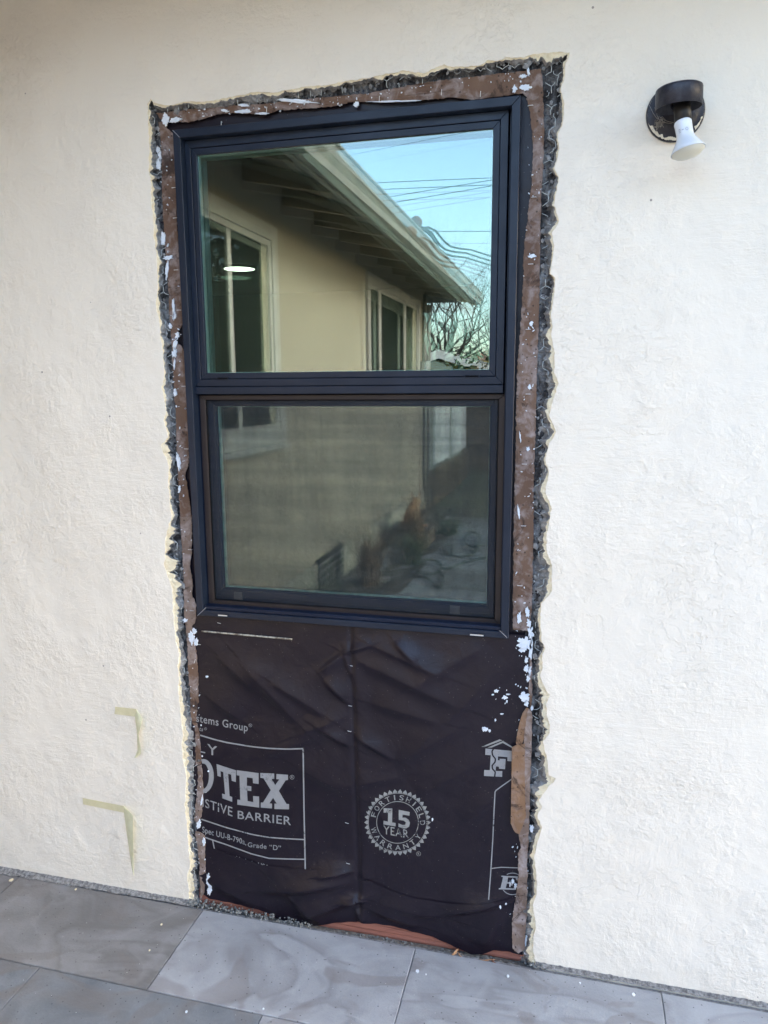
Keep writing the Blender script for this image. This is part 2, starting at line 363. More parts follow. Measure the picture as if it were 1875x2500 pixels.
RIGHT = [(1391, 134), (1380, 156), (1380, 182), (1369, 218.5), (1378, 254.7), (1372.7, 305), (1362, 327), (1365.5, 363), (1354.6, 410), (1363.7, 435.6), (1352.8, 500.7), (1365.5, 540.5),
         (1347, 569), (1353, 600), (1344.6, 668), (1354.8, 679), (1354.8, 708.5), (1344.6, 769.5), (1348, 796.6), (1345.8, 814.7), (1353.7, 860), (1352.6, 912), (1363.9, 934.5), (1349, 980),
         (1340, 1013.6), (1358, 1054), (1340, 1086), (1331, 1118), (1340, 1152.5), (1331, 1201), (1346.8, 1239), (1334.7, 1308.5), (1334.7, 1350), (1346.8, 1378), (1348.5, 1443.6),
         (1320.8, 1475), (1319, 1520), (1323, 1568), (1330.5, 1581), (1324, 1597.6), (1325.8, 1629), (1317.6, 1649), (1328.5, 1676), (1343, 1696.6), (1335, 1717), (1335, 1751), (1343, 1768.5),
         (1340.7, 1791.5), (1325, 1810.5), (1335.7, 1853), (1339, 1893), (1356.9, 1900), (1315.7, 1951.6), (1321.6, 1970), (1311, 1994), (1324, 2020), (1310, 2064), (1304, 2092.7), (1310, 2130),
         (1310, 2184), (1300, 2209), (1306.6, 2242.5), (1308, 2263), (1302.7, 2286.8), (1300, 2313.7), (1306.6, 2342), (1315, 2359.6), (1316, 2373)]
# widths (px of the survey) of the bared colour coat and of the broken cement face
cwL = [(240, 9), (366, 5), (414, 9), (500, 6), (616, 7), (700, 6), (734, 9), (781, 6), (849, 5), (917, 3), (947, 7), (1000, 5), (1025, 11), (1066, 3), (1088, 19), (1135, 6), (1200, 5), (1262, 6),
       (1309, 18), (1340, 21), (1381, 25), (1420, 22), (1450, 10), (1497, 10), (1569, 5), (1695, 7), (1750, 12), (1830, 14), (1886, 8), (1967, 12), (2050, 8), (2139, 13), (2188, 11)]
ceL = [(240, 4), (350, 10), (450, 8), (582, 9), (700, 5), (760, 2), (800, 10), (830, 14), (880, 8), (930, 8), (960, 12), (1000, 6), (1040, 10), (1080, 8), (1200, 6), (1300, 8), (1380, 4),
       (1450, 10), (1550, 8), (1700, 6), (1800, 14), (1840, 12), (1900, 9), (1960, 10), (2060, 4), (2140, 6), (2188, 8)]
cwT = [(365, 9), (420, 5), (620, 7), (850, 7), (1081, 8), (1200, 5), (1277, 8), (1300, 15), (1390, 20)]
ceT = [(365, 3), (450, 9), (500, 12), (620, 11), (750, 13), (850, 7), (970, 4), (1100, 2), (1200, 4), (1240, 9), (1360, 6)]
cwR = [(134, 12), (160, 5), (305, 3), (435, 4), (500, 6), (616, 7), (668, 3), (740, 6), (800, 7), (860, 10), (912, 8), (934, 12), (980, 10), (1013, 10), (1054, 6), (1086, 12), (1118, 3), (1160, 8),
       (1239, 9), (1310, 5), (1378, 11), (1443, 10), (1475, 5), (1568, 6), (1600, 9), (1650, 7), (1696, 18), (1751, 8), (1768, 17), (1853, 8), (1895, 9), (1903, 22), (1951, 10), (2020, 7),
       (2130, 7), (2188, 6), (2242, 14), (2286, 9), (2340, 14)]
ceR = [(134, 3), (250, 2), (305, 12), (363, 2), (540, 11), (679, 2), (870, 10), (890, 12), (912, 4), (934, 12), (980, 3), (1013, 8), (1054, 28), (1086, 4), (1230, 14), (1330, 5), (1378, 12), (1430, 20),
       (1475, 3), (1600, 4), (1700, 4), (1850, 6), (1895, 14), (1920, 20), (1960, 4), (2020, 13), (2060, 4), (2188, 3), (2230, 12), (2260, 16), (2330, 8)]
E_L = [(275, 384), (279, 384), (346, 394), (447, 396), (576, 401), (700, 412), (761, 414), (822, 418.6), (869, 421), (930, 424), (985, 427.5), (1027, 430), (1161, 435), (1295, 442), (1395, 448.6),
       (1495, 450), (1579, 458.6), (1750, 466.7), (1784, 477), (1863, 478), (1877, 486), (1942, 480), (2019, 475), (2066, 482.5), (2123, 488), (2200, 490)]
I_R = [(170, 1322), (236.6, 1327), (363, 1329), (472, 1322), (652, 1318), (713, 1317.5), (826, 1314), (916, 1310.7), (1029, 1308.5), (1194, 1303), (1362, 1301.7), (1496, 1298), (1730, 1299.5),
       (1822, 1298), (1904, 1294.6), (2022, 1292), (2092, 1287.5), (2186, 1287.5), (2242, 1285), (2313, 1281), (2380, 1281)]
T_B = [(384, 275), (542.6, 258.5), (620, 255), (745, 241.7), (900, 226.5), (994.7, 207.7), (1103, 191.4), (1175.5, 184), (1309, 168)]
def resample(pts, step=2.6):
    P = np.array(pts, float); d = np.r_[0, np.cumsum(np.hypot(*np.diff(P, axis=0).T))]
    n = max(2, int(d[-1]/step)); t = np.linspace(0, d[-1], n)
    return np.c_[np.interp(t, d, P[:, 0]), np.interp(t, d, P[:, 1])]
def nz(x, y, z=0.0): return noise.noise(Vector((x, y, z)))
def fr(x, y, z=0.0, o=4): return noise.fractal(Vector((x, y, z)), 0.8, 2.1, o)
iv = lambda q, tab: np.interp(q, [a for a, _ in tab], [b for _, b in tab])
PL, PT, PR = resample(LEFT), resample(TOPL), resample(RIGHT)
A = np.r_[PL, PT[1:], PR[1:]]
nl, ntp = len(PL), len(PT)-1; side = np.r_[np.zeros(nl), np.ones(ntp), np.full(len(PR)-1, 2)]
A = A+np.array([[2.0*fr(a[0]*.10, a[1]*.10, 1.3)+.7*fr(a[0]*.4, a[1]*.4, 3.3, 2), 2.0*fr(a[0]*.10, a[1]*.10, 7.7)+.7*fr(a[0]*.4, a[1]*.4, 5.3, 2)] for a in A])
nrm = np.array([[(1, 0), (0, 1), (-1, 0)][int(s_)] for s_ in side], float)
ker = np.ones(13)/13
nrm = np.c_[np.convolve(np.pad(nrm[:, 0], 6, 'edge'), ker, 'valid'), np.convolve(np.pad(nrm[:, 1], 6, 'edge'), ker, 'valid')]
wc = np.where(side == 0, iv(A[:, 1], cwL), np.where(side == 1, iv(A[:, 0], cwT), iv(A[:, 1], cwR)))
we = np.where(side == 0, iv(A[:, 1], ceL), np.where(side == 1, iv(A[:, 0], ceT), iv(A[:, 1], ceR)))
jit = np.array([fr(a[0]*.055, a[1]*.055, 4.4, 3) for a in A]); jit2 = np.array([fr(a[0]*.035, a[1]*.035, 9.4, 2) for a in A])
B = A+nrm*np.maximum(.5, wc*(.85+.9*jit))[:, None]
Cc = B+nrm*np.maximum(we*(1.25+1.1*jit2)+1.0, 0.8)[:, None]
inn = np.where((side == 0)[:, None], np.c_[iv(A[:, 1], E_L), np.maximum(A[:, 1], 275)],
               np.where((side == 1)[:, None], np.c_[np.clip(A[:, 0], 384, 1320), iv(np.clip(A[:, 0], 384, 1320), T_B)], np.c_[iv(A[:, 1], I_R), np.maximum(A[:, 1], 170)]))

house = thing('house_wall', 'cream stucco house wall with a jagged cut around the black window, facing the patio', 'wall')
# stucco coat with the ragged hole; hole closed below the patio level
A3 = WA(A, 0.0); Ab = [tuple(v) for v in A3]
x0, x1 = -1.70, 3.3; zt, zb = 2.66, -0.05
hole = [(Ab[0][0], 0, zb)]+Ab+[(Ab[-1][0], 0, zb)]
poly = [(x0, 0, zb)]+hole+[(x1, 0, zb), (x1, 0, zt), (x0, 0, zt)]
mb = MB(); mb.prism([Vector(p) for p in poly], (0, 0.0015, 0)); ob = mb.build('stucco_coat', M_STUCCO, house, fix=False)
b = bmesh.new(); b.from_mesh(ob.data); bmesh.ops.recalc_face_normals(b, faces=b.faces)
b.to_mesh(ob.data); b.free()
# bared colour coat, then the broken cement face down to the lath
def rows_between(P0, P1, y0, y1, n, amp, seed, ampy):
    out = []
    for k in range(n+1):
        t = k/n; P = P0*(1-t)+P1*t; Y = np.full(len(P), y0*(1-t)+y1*t)
        e = math.sin(math.pi*t) if n > 1 else 0
        J = np.array([[fr(p[0]*.13, p[1]*.13, seed+k), fr(p[0]*.13, p[1]*.13, seed+40+k), fr(p[0]*.10, p[1]*.10, seed+80+k*.5)] for p in P])
        P = P+J[:, :2]*amp*e; Y = Y+J[:, 2]*ampy*(e+0.25*(t > 0))
        out.append(WA(P, Y))
    return np.array(out)
rw = rows_between(A, B, 0.0012, 0.0035, 4, 0.8, 3.0, 0.0012); rw[0] = WA(A, 0.0005)
grid('bared_colour_coat', rw, M_CREAM, house, False)
rw2 = rows_between(B, Cc, 0.0035, 0.0215, 6, 1.6, 13.0, 0.003); rw2[0] = rw[-1]
grid('broken_cement_edge', rw2, M_CEMENT, house, False)
# felt with cement residue behind the lath
O_ = Cc-nrm*24; I_ = inn+nrm*16
rows = []
for k in range(19):
    t = k/18; P = O_*(1-t)+I_*t
    Y = np.array([0.0245-0.0075*max(0, fr(p[0]*.045, p[1]*.045, 2.2, 5))-0.003*fr(p[0]*.15, p[1]*.15, 6.1, 3) for p in P])
    rows.append(WA(P, np.clip(Y, .013, .028)))
grid('lath_felt', rows, M_FELT, house, False)
# loose cement crumbs still on the lath
mb = MB(); rnd = random.Random(3)
for k in range(210):
    i = rnd.randrange(len(Cc)); t = rnd.random()**2.2*.8
    p = Cc[i]*(1-t)+inn[i]*t; c = Vector(W(p, 0.016)); r = rnd.uniform(.0018, .0055)
    if rnd.random() < .12: r *= 1.7
    V = []; ic = [(0, 0, 1), (0.9, 0, .3), (.2, .85, .3), (-.8, .5, .2), (-.7, -.6, .3), (.3, -.9, .2), (0, 0, -1)]
    for q in ic: V.append(c+Vector((q[0]*r*rnd.uniform(.6, 1.2), -abs(q[2])*r*.6*(1 if q[2] > 0 else -1), q[1]*r*rnd.uniform(.7, 1.5))))
    mb.add(V, [(0, 1, 2), (0, 2, 3), (0, 3, 4), (0, 4, 5), (0, 5, 1), (6, 2, 1), (6, 3, 2), (6, 4, 3), (6, 5, 4), (6, 1, 5)])
tag(mb.build('cement_crumbs', M_CEMENT, house), kind='stuff')
# chicken wire lath: hexagons, kept only where the cut bares it
mb = MB(); rnd = random.Random(11)
hx, hz = 0.0255, 0.029
def inband(p3):
    v = RO.T @ np.array([p3[0], DIST+p3[1], p3[2]-EYE]); u = v[0]/v[2]*FPX+937.5; q = v[1]/v[2]*FPX+1250
    d = np.hypot(A[:, 0]-u, A[:, 1]-q); i = int(d.argmin())
    lo = 0.25*B[i]+0.75*A[i]; e = inn[i]; t = np.dot((np.array([u, q])-lo), (e-lo))/max(1e-6, np.dot(e-lo, e-lo))
    return -0.05 < t < 0.80 and np.hypot(*(np.array([u, q])-lo-(e-lo)*t)) < 9
def wpt(ix, iz, dx, dz):
    x = ix*hx+(hx/2 if iz % 2 else 0)+dx*hx; z = iz*hz*0.75+dz*hz
    return Vector((x+.006*nz(x*13, z*13, 1), .0135+.006*nz(x*25, z*25, 5), z+.006*nz(x*13, z*13, 3)))
for ix in range(-44, 6):
    for iz in range(-1, 102):
        x = ix*hx; z = iz*hz*.75
        if x < -1.06 or x > 0.05 or (-0.90 < x < -0.16 and z < 2.0): continue
        a_, b_, c_ = wpt(ix, iz, 0, .25), wpt(ix, iz, 0, -.25), wpt(ix, iz, .5, .5)
        c2 = wpt(ix, iz, -.5, .5)
        for p, q, rr in ((b_, a_, .00095), (a_, c_, .00075), (a_, c2, .00075)):
            if rnd.random() < .30: continue
            m_ = (p+q)/2
            if not inband(m_): continue
            if rnd.random() < .2: q = m_+Vector((rnd.uniform(-.004, .004), -.006, rnd.uniform(-.003, .006)))
            bend = Vector((rnd.uniform(-.0012, .0012), -.0015, rnd.uniform(-.0012, .0012)))
            mb.tube([p, m_+bend, q], rr, 5)
tag(mb.build('chicken_wire', M_WIRE, house, True), kind='stuff')
# sheathing behind everything with the rough opening for the window
WX0, WX1, WZ0, WZ1 = -.9415, -.1261, .8603, 2.0569
M_DARK = mat('dark_sheathing', (0.02, 0.016, 0.014), 0.9)
mb = MB(); mb.box(-4.75, WX0+.012, .031, .13, -.05, 2.66).box(WX1-.012, 3.3, .031, .13, -.05, 2.66).box(WX0+.012, WX1-.012, .031, .13, -.05, WZ0+.012).box(WX0+.012, WX1-.012, .031, .13, WZ1-.012, 2.66)
mb.build('sheathing', M_DARK, house)
# black flashing paper round the window
mb = MB()
def fl(x0, x1, z0, z1, n=10, m_=40):
    P = [[(x0+(x1-x0)*i/n, .0262-.0022*abs(fr((x0+(x1-x0)*i/n)*14, (z0+(z1-z0)*j/m_)*14, 3.1)), z0+(z1-z0)*j/m_) for i in range(n+1)] for j in range(m_+1)]
    V = [p for r in P for p in r]; mb.add(V, [(j*(n+1)+i, j*(n+1)+i+1, (j+1)*(n+1)+i+1, (j+1)*(n+1)+i) for j in range(m_) for i in range(n)])
fl(-1.00, WX0+.01, .80, 2.11); fl(WX1-.01, -.06, .84, 2.11); fl(WX0+.01, WX1-.01, WZ1-.01, 2.11, 40, 10)
mb.build('flashing_paper', M_PAPER, house, True)

# brown strips left on the wall
def strip(name, poly_px, y, m, th=.0018, parent=house, wav=.0016, step=4.0, ragged=2.4, seed=1.0):
    P = resample(poly_px+[poly_px[0]], step)[:-1]
    P = P+np.array([[ragged*fr(p[0]*.12, p[1]*.12, seed), ragged*fr(p[0]*.12, p[1]*.12, seed+5)] for p in P])
    V3 = WA(P, y); b = bmesh.new(); vs = [b.verts.new(v) for v in V3]
    tr = tessellate_polygon([[Vector(v) for v in V3]])
    for t in tr:
        try: b.faces.new([vs[i] for i in t])
        except ValueError: pass
    for _ in range(2):
        ed = [e for e in b.edges if e.calc_length() > .018]
        if ed: bmesh.ops.subdivide_edges(b, edges=ed, cuts=1); bmesh.ops.triangulate(b, faces=b.faces)
    bmesh.ops.recalc_face_normals(b, faces=b.faces)
    if sum(f.normal.y*f.calc_area() for f in b.faces) > 0: bmesh.ops.reverse_faces(b, faces=b.faces)
    for v in b.verts: v.co.y += wav*fr(v.co.x*16, v.co.z*9, seed)
    r = bmesh.ops.extrude_face_region(b, geom=b.faces[:])
    for v in [g for g in r['geom'] if isinstance(g, bmesh.types.BMVert)]: v.co.y -= th
    bmesh.ops.recalc_face_normals(b, faces=b.faces)
    me = bpy.data.meshes.new(name); b.to_mesh(me); b.free()
    return link(name, me, m, parent)
eL = lambda y0, y1, o=0: [(float(iv(y, E_L))+o, y) for y in np.arange(y0, y1+1, 22)]
iR = lambda y0, y1, o=0: [(float(iv(y, I_R))+o, y) for y in np.arange(y0, y1+1, 22)]
strip('brown_board', [(384, 277)]+[(x, y) for y, x in []]+[(480, 266), (542, 259.5), (620, 256), (745, 243), (900, 228), (994, 209.5), (1103, 193), (1175, 186), (1309, 170), (1322, 168), (1327, 236), (1290, 242), (1277, 228), (1212, 237.6),
      (1157, 245), (1096, 238), (1067, 243), (1013, 245), (940, 248), (850, 250), (846, 254), (812, 261), (779, 263), (684, 269.7), (644, 280), (576, 276), (529, 280), (482, 295), (458, 300), (421, 295), (391, 290)], .0175, M_KRAFT, seed=2.0)
strip('brown_board', eL(300, 1280)+[(441, 1290), (466, 1285), (468.6, 1261), (462, 1211), (453.6, 1161), (462, 1127.6), (466, 1080), (452, 860), (441, 842), (430, 838), (428, 825), (440, 800), (446, 790), (445, 700), (433, 560), (427, 330), (408, 312), (400, 296)], .0185, M_KRAFT, seed=3.0)
strip('brown_board', eL(1262, 1600)+[(462, 1610), (478, 1606), (478.7, 1579), (474, 1545), (470, 1529), (478.7, 1515), (479.5, 1479), (476, 1465), (468.6, 1452), (472, 1428.6), (463.6, 1382), (467, 1362), (468.6, 1328), (468.6, 1262)], .0165, M_KRAFT2, seed=4.0)
strip('brown_board', eL(1586, 1860)+[(478, 1868), (492.7, 1863), (490, 1830), (488, 1795), (479.4, 1752), (485, 1707), (484, 1661), (481.7, 1605), (479, 1583)], .0182, M_KRAFT, seed=5.0)
strip('brown_board', eL(1870, 2000)+[(474, 2003), (482, 2010), (491.5, 1994), (496, 1953), (495, 1908), (492.7, 1866)], .0172, M_KRAFT2, seed=6.0)
strip('brown_board', eL(2030, 2180)+[(490, 2196), (499.4, 2179), (502.8, 2134), (501.7, 2089), (500.6, 2039), (487, 2030)], .0172, M_KRAFT2, seed=7.0)
strip('brown_board', [(1284, 240), (1326, 238)]+iR(260, 1480)+[(1298, 1500), (1289, 1539), (1252, 1537), (1253, 1395), (1255, 1261), (1258, 1127), (1259, 1097), (1261, 961), (1264, 882), (1268, 837), (1273.5, 758), (1278, 668),
      (1277, 640), (1282, 580), (1297, 453), (1302, 363), (1295, 273)], .0180, M_KRAFT, seed=8.0)
strip('brown_board', iR(1530, 1720)+[(1296, 1728), (1290, 1700), (1293, 1640), (1294, 1560)], .0165, M_KRAFT, seed=9.0)
strip('kraft_flap', [(1285, 1728), (1276, 1740), (1268, 1765), (1262, 1795), (1259, 1812), (1264, 1822), (1275, 1815), (1284, 1790), (1292, 1750), (1290, 1728)], .0120, M_KRAFT3, wav=.003, ragged=.7, seed=10.0)
strip('kraft_board', [(1290, 1728)]+iR(1740, 2300)+[(1281, 2318), (1265, 2327), (1251, 2314), (1250.4, 2266), (1250, 2245), (1258, 2198), (1266, 2140), (1265, 2081), (1272, 2069), (1266, 2038), (1268, 2026), (1284, 1990),
      (1278, 1850), (1280, 1790)], .0110, M_KRAFT2, seed=11.0)
strip('kraft_flap', [(1262, 1818), (1250, 1824), (1248.7, 1904), (1247, 2010), (1257, 2031), (1268, 2036), (1284, 1995), (1281, 1900), (1282, 1815)], .0085, M_KRAFT3, wav=.001, ragged=.7, seed=12.0)
# white paint residue: larger flakes one by one, spatter joined
def blob(px, py, rx, ry, y, seed, rot=0.0, n=40, rag=.6):
    out = []
    for k in range(n):
        t = 2*math.pi*k/n; r = 1+rag*fr(math.cos(t)*2.6+seed, math.sin(t)*2.6, seed*3.1, 3)+.10*rag*math.sin(5*t+seed); r = max(.25, r)
        u, v = rx*r*math.cos(t), ry*r*math.sin(t); out.append((px+u*math.cos(rot)-v*math.sin(rot), py+u*math.sin(rot)+v*math.cos(rot)))
    return WA(out, y)
FL = [(403, 290, 8, 14), (428, 292, 15, 6), (387, 372, 4, 18), (386, 400, 6, 14), (398, 583, 5, 16), (410, 629, 11, 5), (407, 660, 3, 18), (423, 752, 3, 22), (425, 772, 4, 9), (415, 796, 4, 6), (432, 818, 5, 8), (427, 840, 4, 13),
      (425, 862, 5, 11), (425, 890, 2, 12), (427, 958, 4, 9), (435, 1125, 4, 20), (437, 1195, 2.5, 9), (452, 1515, 6, 4), (466, 1556, 7, 15), (474, 1541, 5, 7), (478, 1568, 5, 9), (485, 2013, 4, 10), (497, 2056, 3, 8), (508, 2150, 5, 16), (512, 2172, 5, 12), (492, 1955, 2.2, 11),
      (594, 257, 12, 3.5), (592, 272, 18, 5), (640, 277, 16, 2.5), (720, 246, 42, 4), (548, 270, 8, 3), (960, 247, 50, 1.8), (870, 255, 6, 7), (1283, 213, 12, 7), (1256, 217, 5, 9), (1290, 175, 3, 9), (1277, 186, 9, 4),
      (1299, 625, 9, 4), (1297, 790, 4, 6), (1293, 945, 4, 5), (1270, 1067, 1.6, 12), (1266, 1250, 2.5, 16), (1289, 1096, 4, 5), (1267, 1510, 5, 14), (1288, 1495, 5, 11), (1291, 1521, 5, 9), (1295, 1545, 6, 14), (1281, 1571, 17, 14), (1296, 1585, 4, 26), (1275, 1588, 9, 4),
      (1285, 1612, 4, 7), (1286, 1633, 6, 8), (1293, 1640, 4, 11), (1290, 1655, 4, 10), (1280, 1703, 11, 12), (1285, 1718, 5, 8), (1299, 1729, 3, 6), (1293, 1757, 2, 7), (1298, 2023, 4, 8), (1283, 2300, 3, 20), (1285, 2325, 6, 5), (1275, 2362, 2, 4), (1290, 1902, 3, 4)]
for k, (px, py, rx, ry) in enumerate(FL):
    yy = .0125 if 400 < px < 1250 else .0135
    mb = MB(); mb.prism([Vector(v) for v in blob(px, py, rx, ry, yy, k*1.37, rnd.uniform(-.2, .2))], (0, .003, 0)); mb.build('paint_flake', M_WHITE, house)
mb = MB(); rnd = random.Random(5)
for k in range(300):
    q = rnd.random()
    if q < .30: y = rnd.uniform(300, 2150); x = float(iv(y, E_L))+rnd.uniform(-6, 24)
    elif q < .70: y = rnd.uniform(260, 2280); x = float(iv(y, I_R))-rnd.uniform(-5, 42)
    elif q < .97: x = rnd.uniform(400, 1290); y = float(iv(x, T_B))+rnd.uniform(2, 26)
    else: x = rnd.uniform(1190, 1285); y = rnd.uniform(1640, 1800)
    r = rnd.uniform(.35, 1.15)*(1.7 if rnd.random() < .1 else 1)
    c = W((x, y), .0137); a_ = rnd.uniform(0, 3); r2 = r*.0011; l2 = r2*rnd.uniform(.6, 3.2)
    V = [(c[0]+l2*math.cos(t)*math.cos(a_)-r2*math.sin(t)*math.sin(a_), c[1], c[2]+l2*math.cos(t)*math.sin(a_)+r2*math.sin(t)*math.cos(a_)) for t in [i*math.pi/3 for i in range(6)]]
    mb.prism(V, (0, .0045, 0))
tag(mb.build('paint_spatter', M_WHITE, house), kind='stuff')
# staples
def staple(px, py, ang=0.0, y=.0135, L=.0105):
    c = Vector(W((px, py), y)); d = Vector((math.cos(ang), 0, math.sin(ang)))*L/2
    mb = MB(); mb.tube([c-d+Vector((0, .006, 0)), c-d, c+d, c+d+Vector((0, .006, 0))], .00065, 5); mb.build('staple', M_STAPLE, house)
for px, py, a_ in [(1295, 257, 0), (1303, 481, 0), (1295.5, 644.5, 0), (1289.5, 804, 0), (1289, 962, 0), (1280, 1133, 0), (1278, 1284, 0), (1269, 1430, 0), (926, 241, 1.5), (1078, 225, 1.5), (1173, 229, 1.5), (651, 267, 1.5), (540, 302, 1.5), (424, 458, 0),
                   (427, 532, 0), (429, 659, 0), (436, 757, 0), (448, 943, 0), (454, 1096, 0), (463.6, 1342, 0), (468, 1491, 0), (475, 1615, 1.2)]:
    staple(px, py, a_)

# =================================================================== BLACK PAPER BELOW THE WINDOW
CRE = [  # (x1,y1,x2,y2, amp mm, width px) in 1659-wide survey
    (470, 1420, 560, 1500, 4, 22), (520, 1430, 640, 1560, 5, 26), (590, 1475, 700, 1545, 4, 16), (640, 1590, 752, 1545, 3.5, 20), (742, 1412, 805, 1392, 4, 7), (742, 1412, 690, 1450, 4, 8), (742, 1412, 765, 1480, 3, 8),
    (700, 1470, 752, 1520, 5, 12), (690, 1575, 757, 1612, 6, 14), (560, 1640, 690, 1590, 3, 20), (640, 1660, 760, 1720, 3, 26), (770, 1425, 990, 1525, 6, 26), (800, 1392, 960, 1460, 4, 16), (850, 1385, 900, 1430, 4, 10),
    (960, 1565, 1095, 1430, 5, 30), (860, 1650, 1010, 1560, 4, 24), (765, 1590, 850, 1640, 5, 14), (800, 1520, 950, 1560, 4, 22), (900, 1480, 1040, 1400, 4, 20), (760, 1700, 860, 1680, 3, 18), (900, 1720, 1050, 1640, 4, 34),
    (440, 1500, 520, 1560, 3, 18), (1000, 1780, 1100, 1700, 3, 22), (800, 1720, 840, 1800, 2, 20), (560, 1925, 760, 1905, 9, 24), (440, 1900, 560, 1960, 4, 24), (650, 1975, 770, 1945, 6, 18), (740, 1950, 790, 1945, 6, 6),
    (690, 1890, 768, 1880, 5, 10), (790, 1960, 900, 2000, 5, 20), (950, 1975, 1110, 1945, 6, 18), (1040, 2050, 1090, 1960, 5, 26), (820, 1950, 960, 1985, 4, 26), (770, 1965, 780, 2000, 5, 10), (620, 1930, 700, 2000, 6, 26)]
CREW = []
for a_, b_, c_, d_, am, wd in CRE:
    p, q = W((a_*1.1302, b_*1.1302), .01), W((c_*1.1302, d_*1.1302), .01)
    CREW.append((p[0], p[2], q[0], q[2], am*.001, wd*.00105))
seam0, seam1 = W((757*1.1302, 1400*1.1302), .01), W((777*1.1302, 2000*1.1302), .01)
def paper_y(x, z):
    x = np.asarray(x, float); z = np.asarray(z, float); h = np.zeros_like(x)
    for a_, b_, c_, d_, am, wd in CREW:
        L2 = (c_-a_)**2+(d_-b_)**2; t = ((x-a_)*(c_-a_)+(z-b_)*(d_-b_))/L2; tc = np.clip(t, 0, 1)
        sx, sz = a_+(c_-a_)*tc, b_+(d_-b_)*tc; dx, dz = x-sx, z-sz; d = np.hypot(dx, dz)
        sg = np.sign(dx*(d_-b_)-dz*(c_-a_)); ww = np.where(sg > 0, wd*.45, wd*1.5)
        h += 2.5*am*(.45*np.exp(-(d/(1.7*ww))**2)+.55*np.exp(-(np.sqrt((d/ww)**2+.05)-.224)))*(1-.75*np.abs(2*np.clip(t, 0, 1)-1)**2)
    sx = seam0[0]+(seam1[0]-seam0[0])*(seam0[2]-z)/(seam0[2]-seam1[2])
    h += np.where(x > sx, .0008, 0)-.0045*np.exp(-((x-sx)/.007)**2)+.0018*np.exp(-((x-sx-.02)/.02)**2)
    sh = x.shape; f = np.array([1.8*fr(a_*5, b_*5, 3.0, 2)+abs(fr(a_*7+3, b_*9, 8.0, 2))*1.3+.10*fr(a_*30, b_*30, 1.0, 2) for a_, b_ in zip(x.ravel(), z.ravel())]).reshape(sh)
    h += .0016*f
    return .0185-np.clip(h, -.002, .03)
BOT = [(478, 2186), (492.7, 2185), (509, 2196), (565, 2207), (634, 2222), (675.7, 2244), (717, 2262), (739.5, 2264), (814, 2254), (881, 2252.6), (962.6, 2264), (1047, 2286), (1118, 2316.5), (1148, 2329), (1175, 2331),
       (1205.6, 2321.5), (1239, 2325), (1276, 2335), (1300, 2340)]
LAP = [(470, 2062), (503, 2068), (540, 2082), (590, 2098), (640, 2112), (745, 2118), (800, 2118), (868, 2118), (872, 2136), (900, 2150), (950, 2172), (1010, 2190), (1090, 2202), (1190, 2200), (1240, 2193), (1310, 2190)]
paper = thing('building_paper', 'sheet of wrinkled black building paper stapled under the window, printed with grey lettering', 'building paper')
botw = [W(p, .012) for p in BOT]; lapw = [W(p, .012) for p in LAP]
bz = lambda x, tab: np.interp(x, [p[0] for p in tab], [p[2] for p in tab])
XP0, XP1 = W((474, 1800), .012)[0]-.01, W((1303, 1800), .012)[0]-.012
def sheet(name, ztop, zbot, nx, nzr, off):
    X = np.linspace(XP0, XP1, nx); T = np.linspace(0, 1, nzr)
    XX, TT = np.meshgrid(X, T); ZZ = ztop(XX)*(1-TT)+zbot(XX)*TT
    YY = paper_y(XX, ZZ)-off
    return grid(name, np.stack([XX, YY, ZZ], -1), M_PAPER, paper)
sheet('upper_sheet', lambda x: np.full_like(x, .8665), lambda x: bz(x, lapw)-.012, 240, 250, 0.0)
sheet('lower_sheet', lambda x: bz(x, lapw), lambda x: bz(x, botw)+.0006*np.sin(x*160), 240, 90, .0026)
def on_paper(P, off=.0007):
    """survey pixels -> points just proud of the upper sheet"""
    q = WA(P, .013); Y = paper_y(q[:, 0], q[:, 2]); q = WA(P, Y); q = WA(P, paper_y(q[:, 0], q[:, 2])); q[:, 1] -= off; return q
def ink_mesh(name, polys, m=M_INK, off=.0008):
    """polys: list of (verts2d in survey px, faces)"""
    b = bmesh.new()
    for V2, Fc in polys:
        vs = [b.verts.new((p[0], p[1], 0)) for p in V2]
        for f in Fc:
            try: b.faces.new([vs[i] for i in f])
            except ValueError: pass
    for _ in range(3):
        ed = [e for e in b.edges if e.calc_length() > 6.0]
        if not ed: break
        bmesh.ops.subdivide_edges(b, edges=ed, cuts=1); bmesh.ops.triangulate(b, faces=b.faces)
    P = np.array([v.co[:2] for v in b.verts]); Q = on_paper(P, off)
    for v, q in zip(b.verts, Q): v.co = q
    me = bpy.data.meshes.new(name); b.to_mesh(me); b.free(); return link(name, me, m, paper)
def pg(pts):
    tr = tessellate_polygon([[Vector((x, y, 0)) for x, y in pts]]); return (pts, [tuple(t) for t in tr])
def line(pts, wd, closed=False):
    P = np.array(pts, float)
    if closed: P = np.r_[P, P[:1]]
    d = np.gradient(P, axis=0); d /= np.maximum(1e-6, np.hypot(d[:, 0], d[:, 1]))[:, None]
    n = np.c_[-d[:, 1], d[:, 0]]*wd/2
    V = np.r_[P+n, P-n]; k = len(P); return (V.tolist(), [(i, i+1, k+i+1, k+i) for i in range(k-1)])
FT = {}
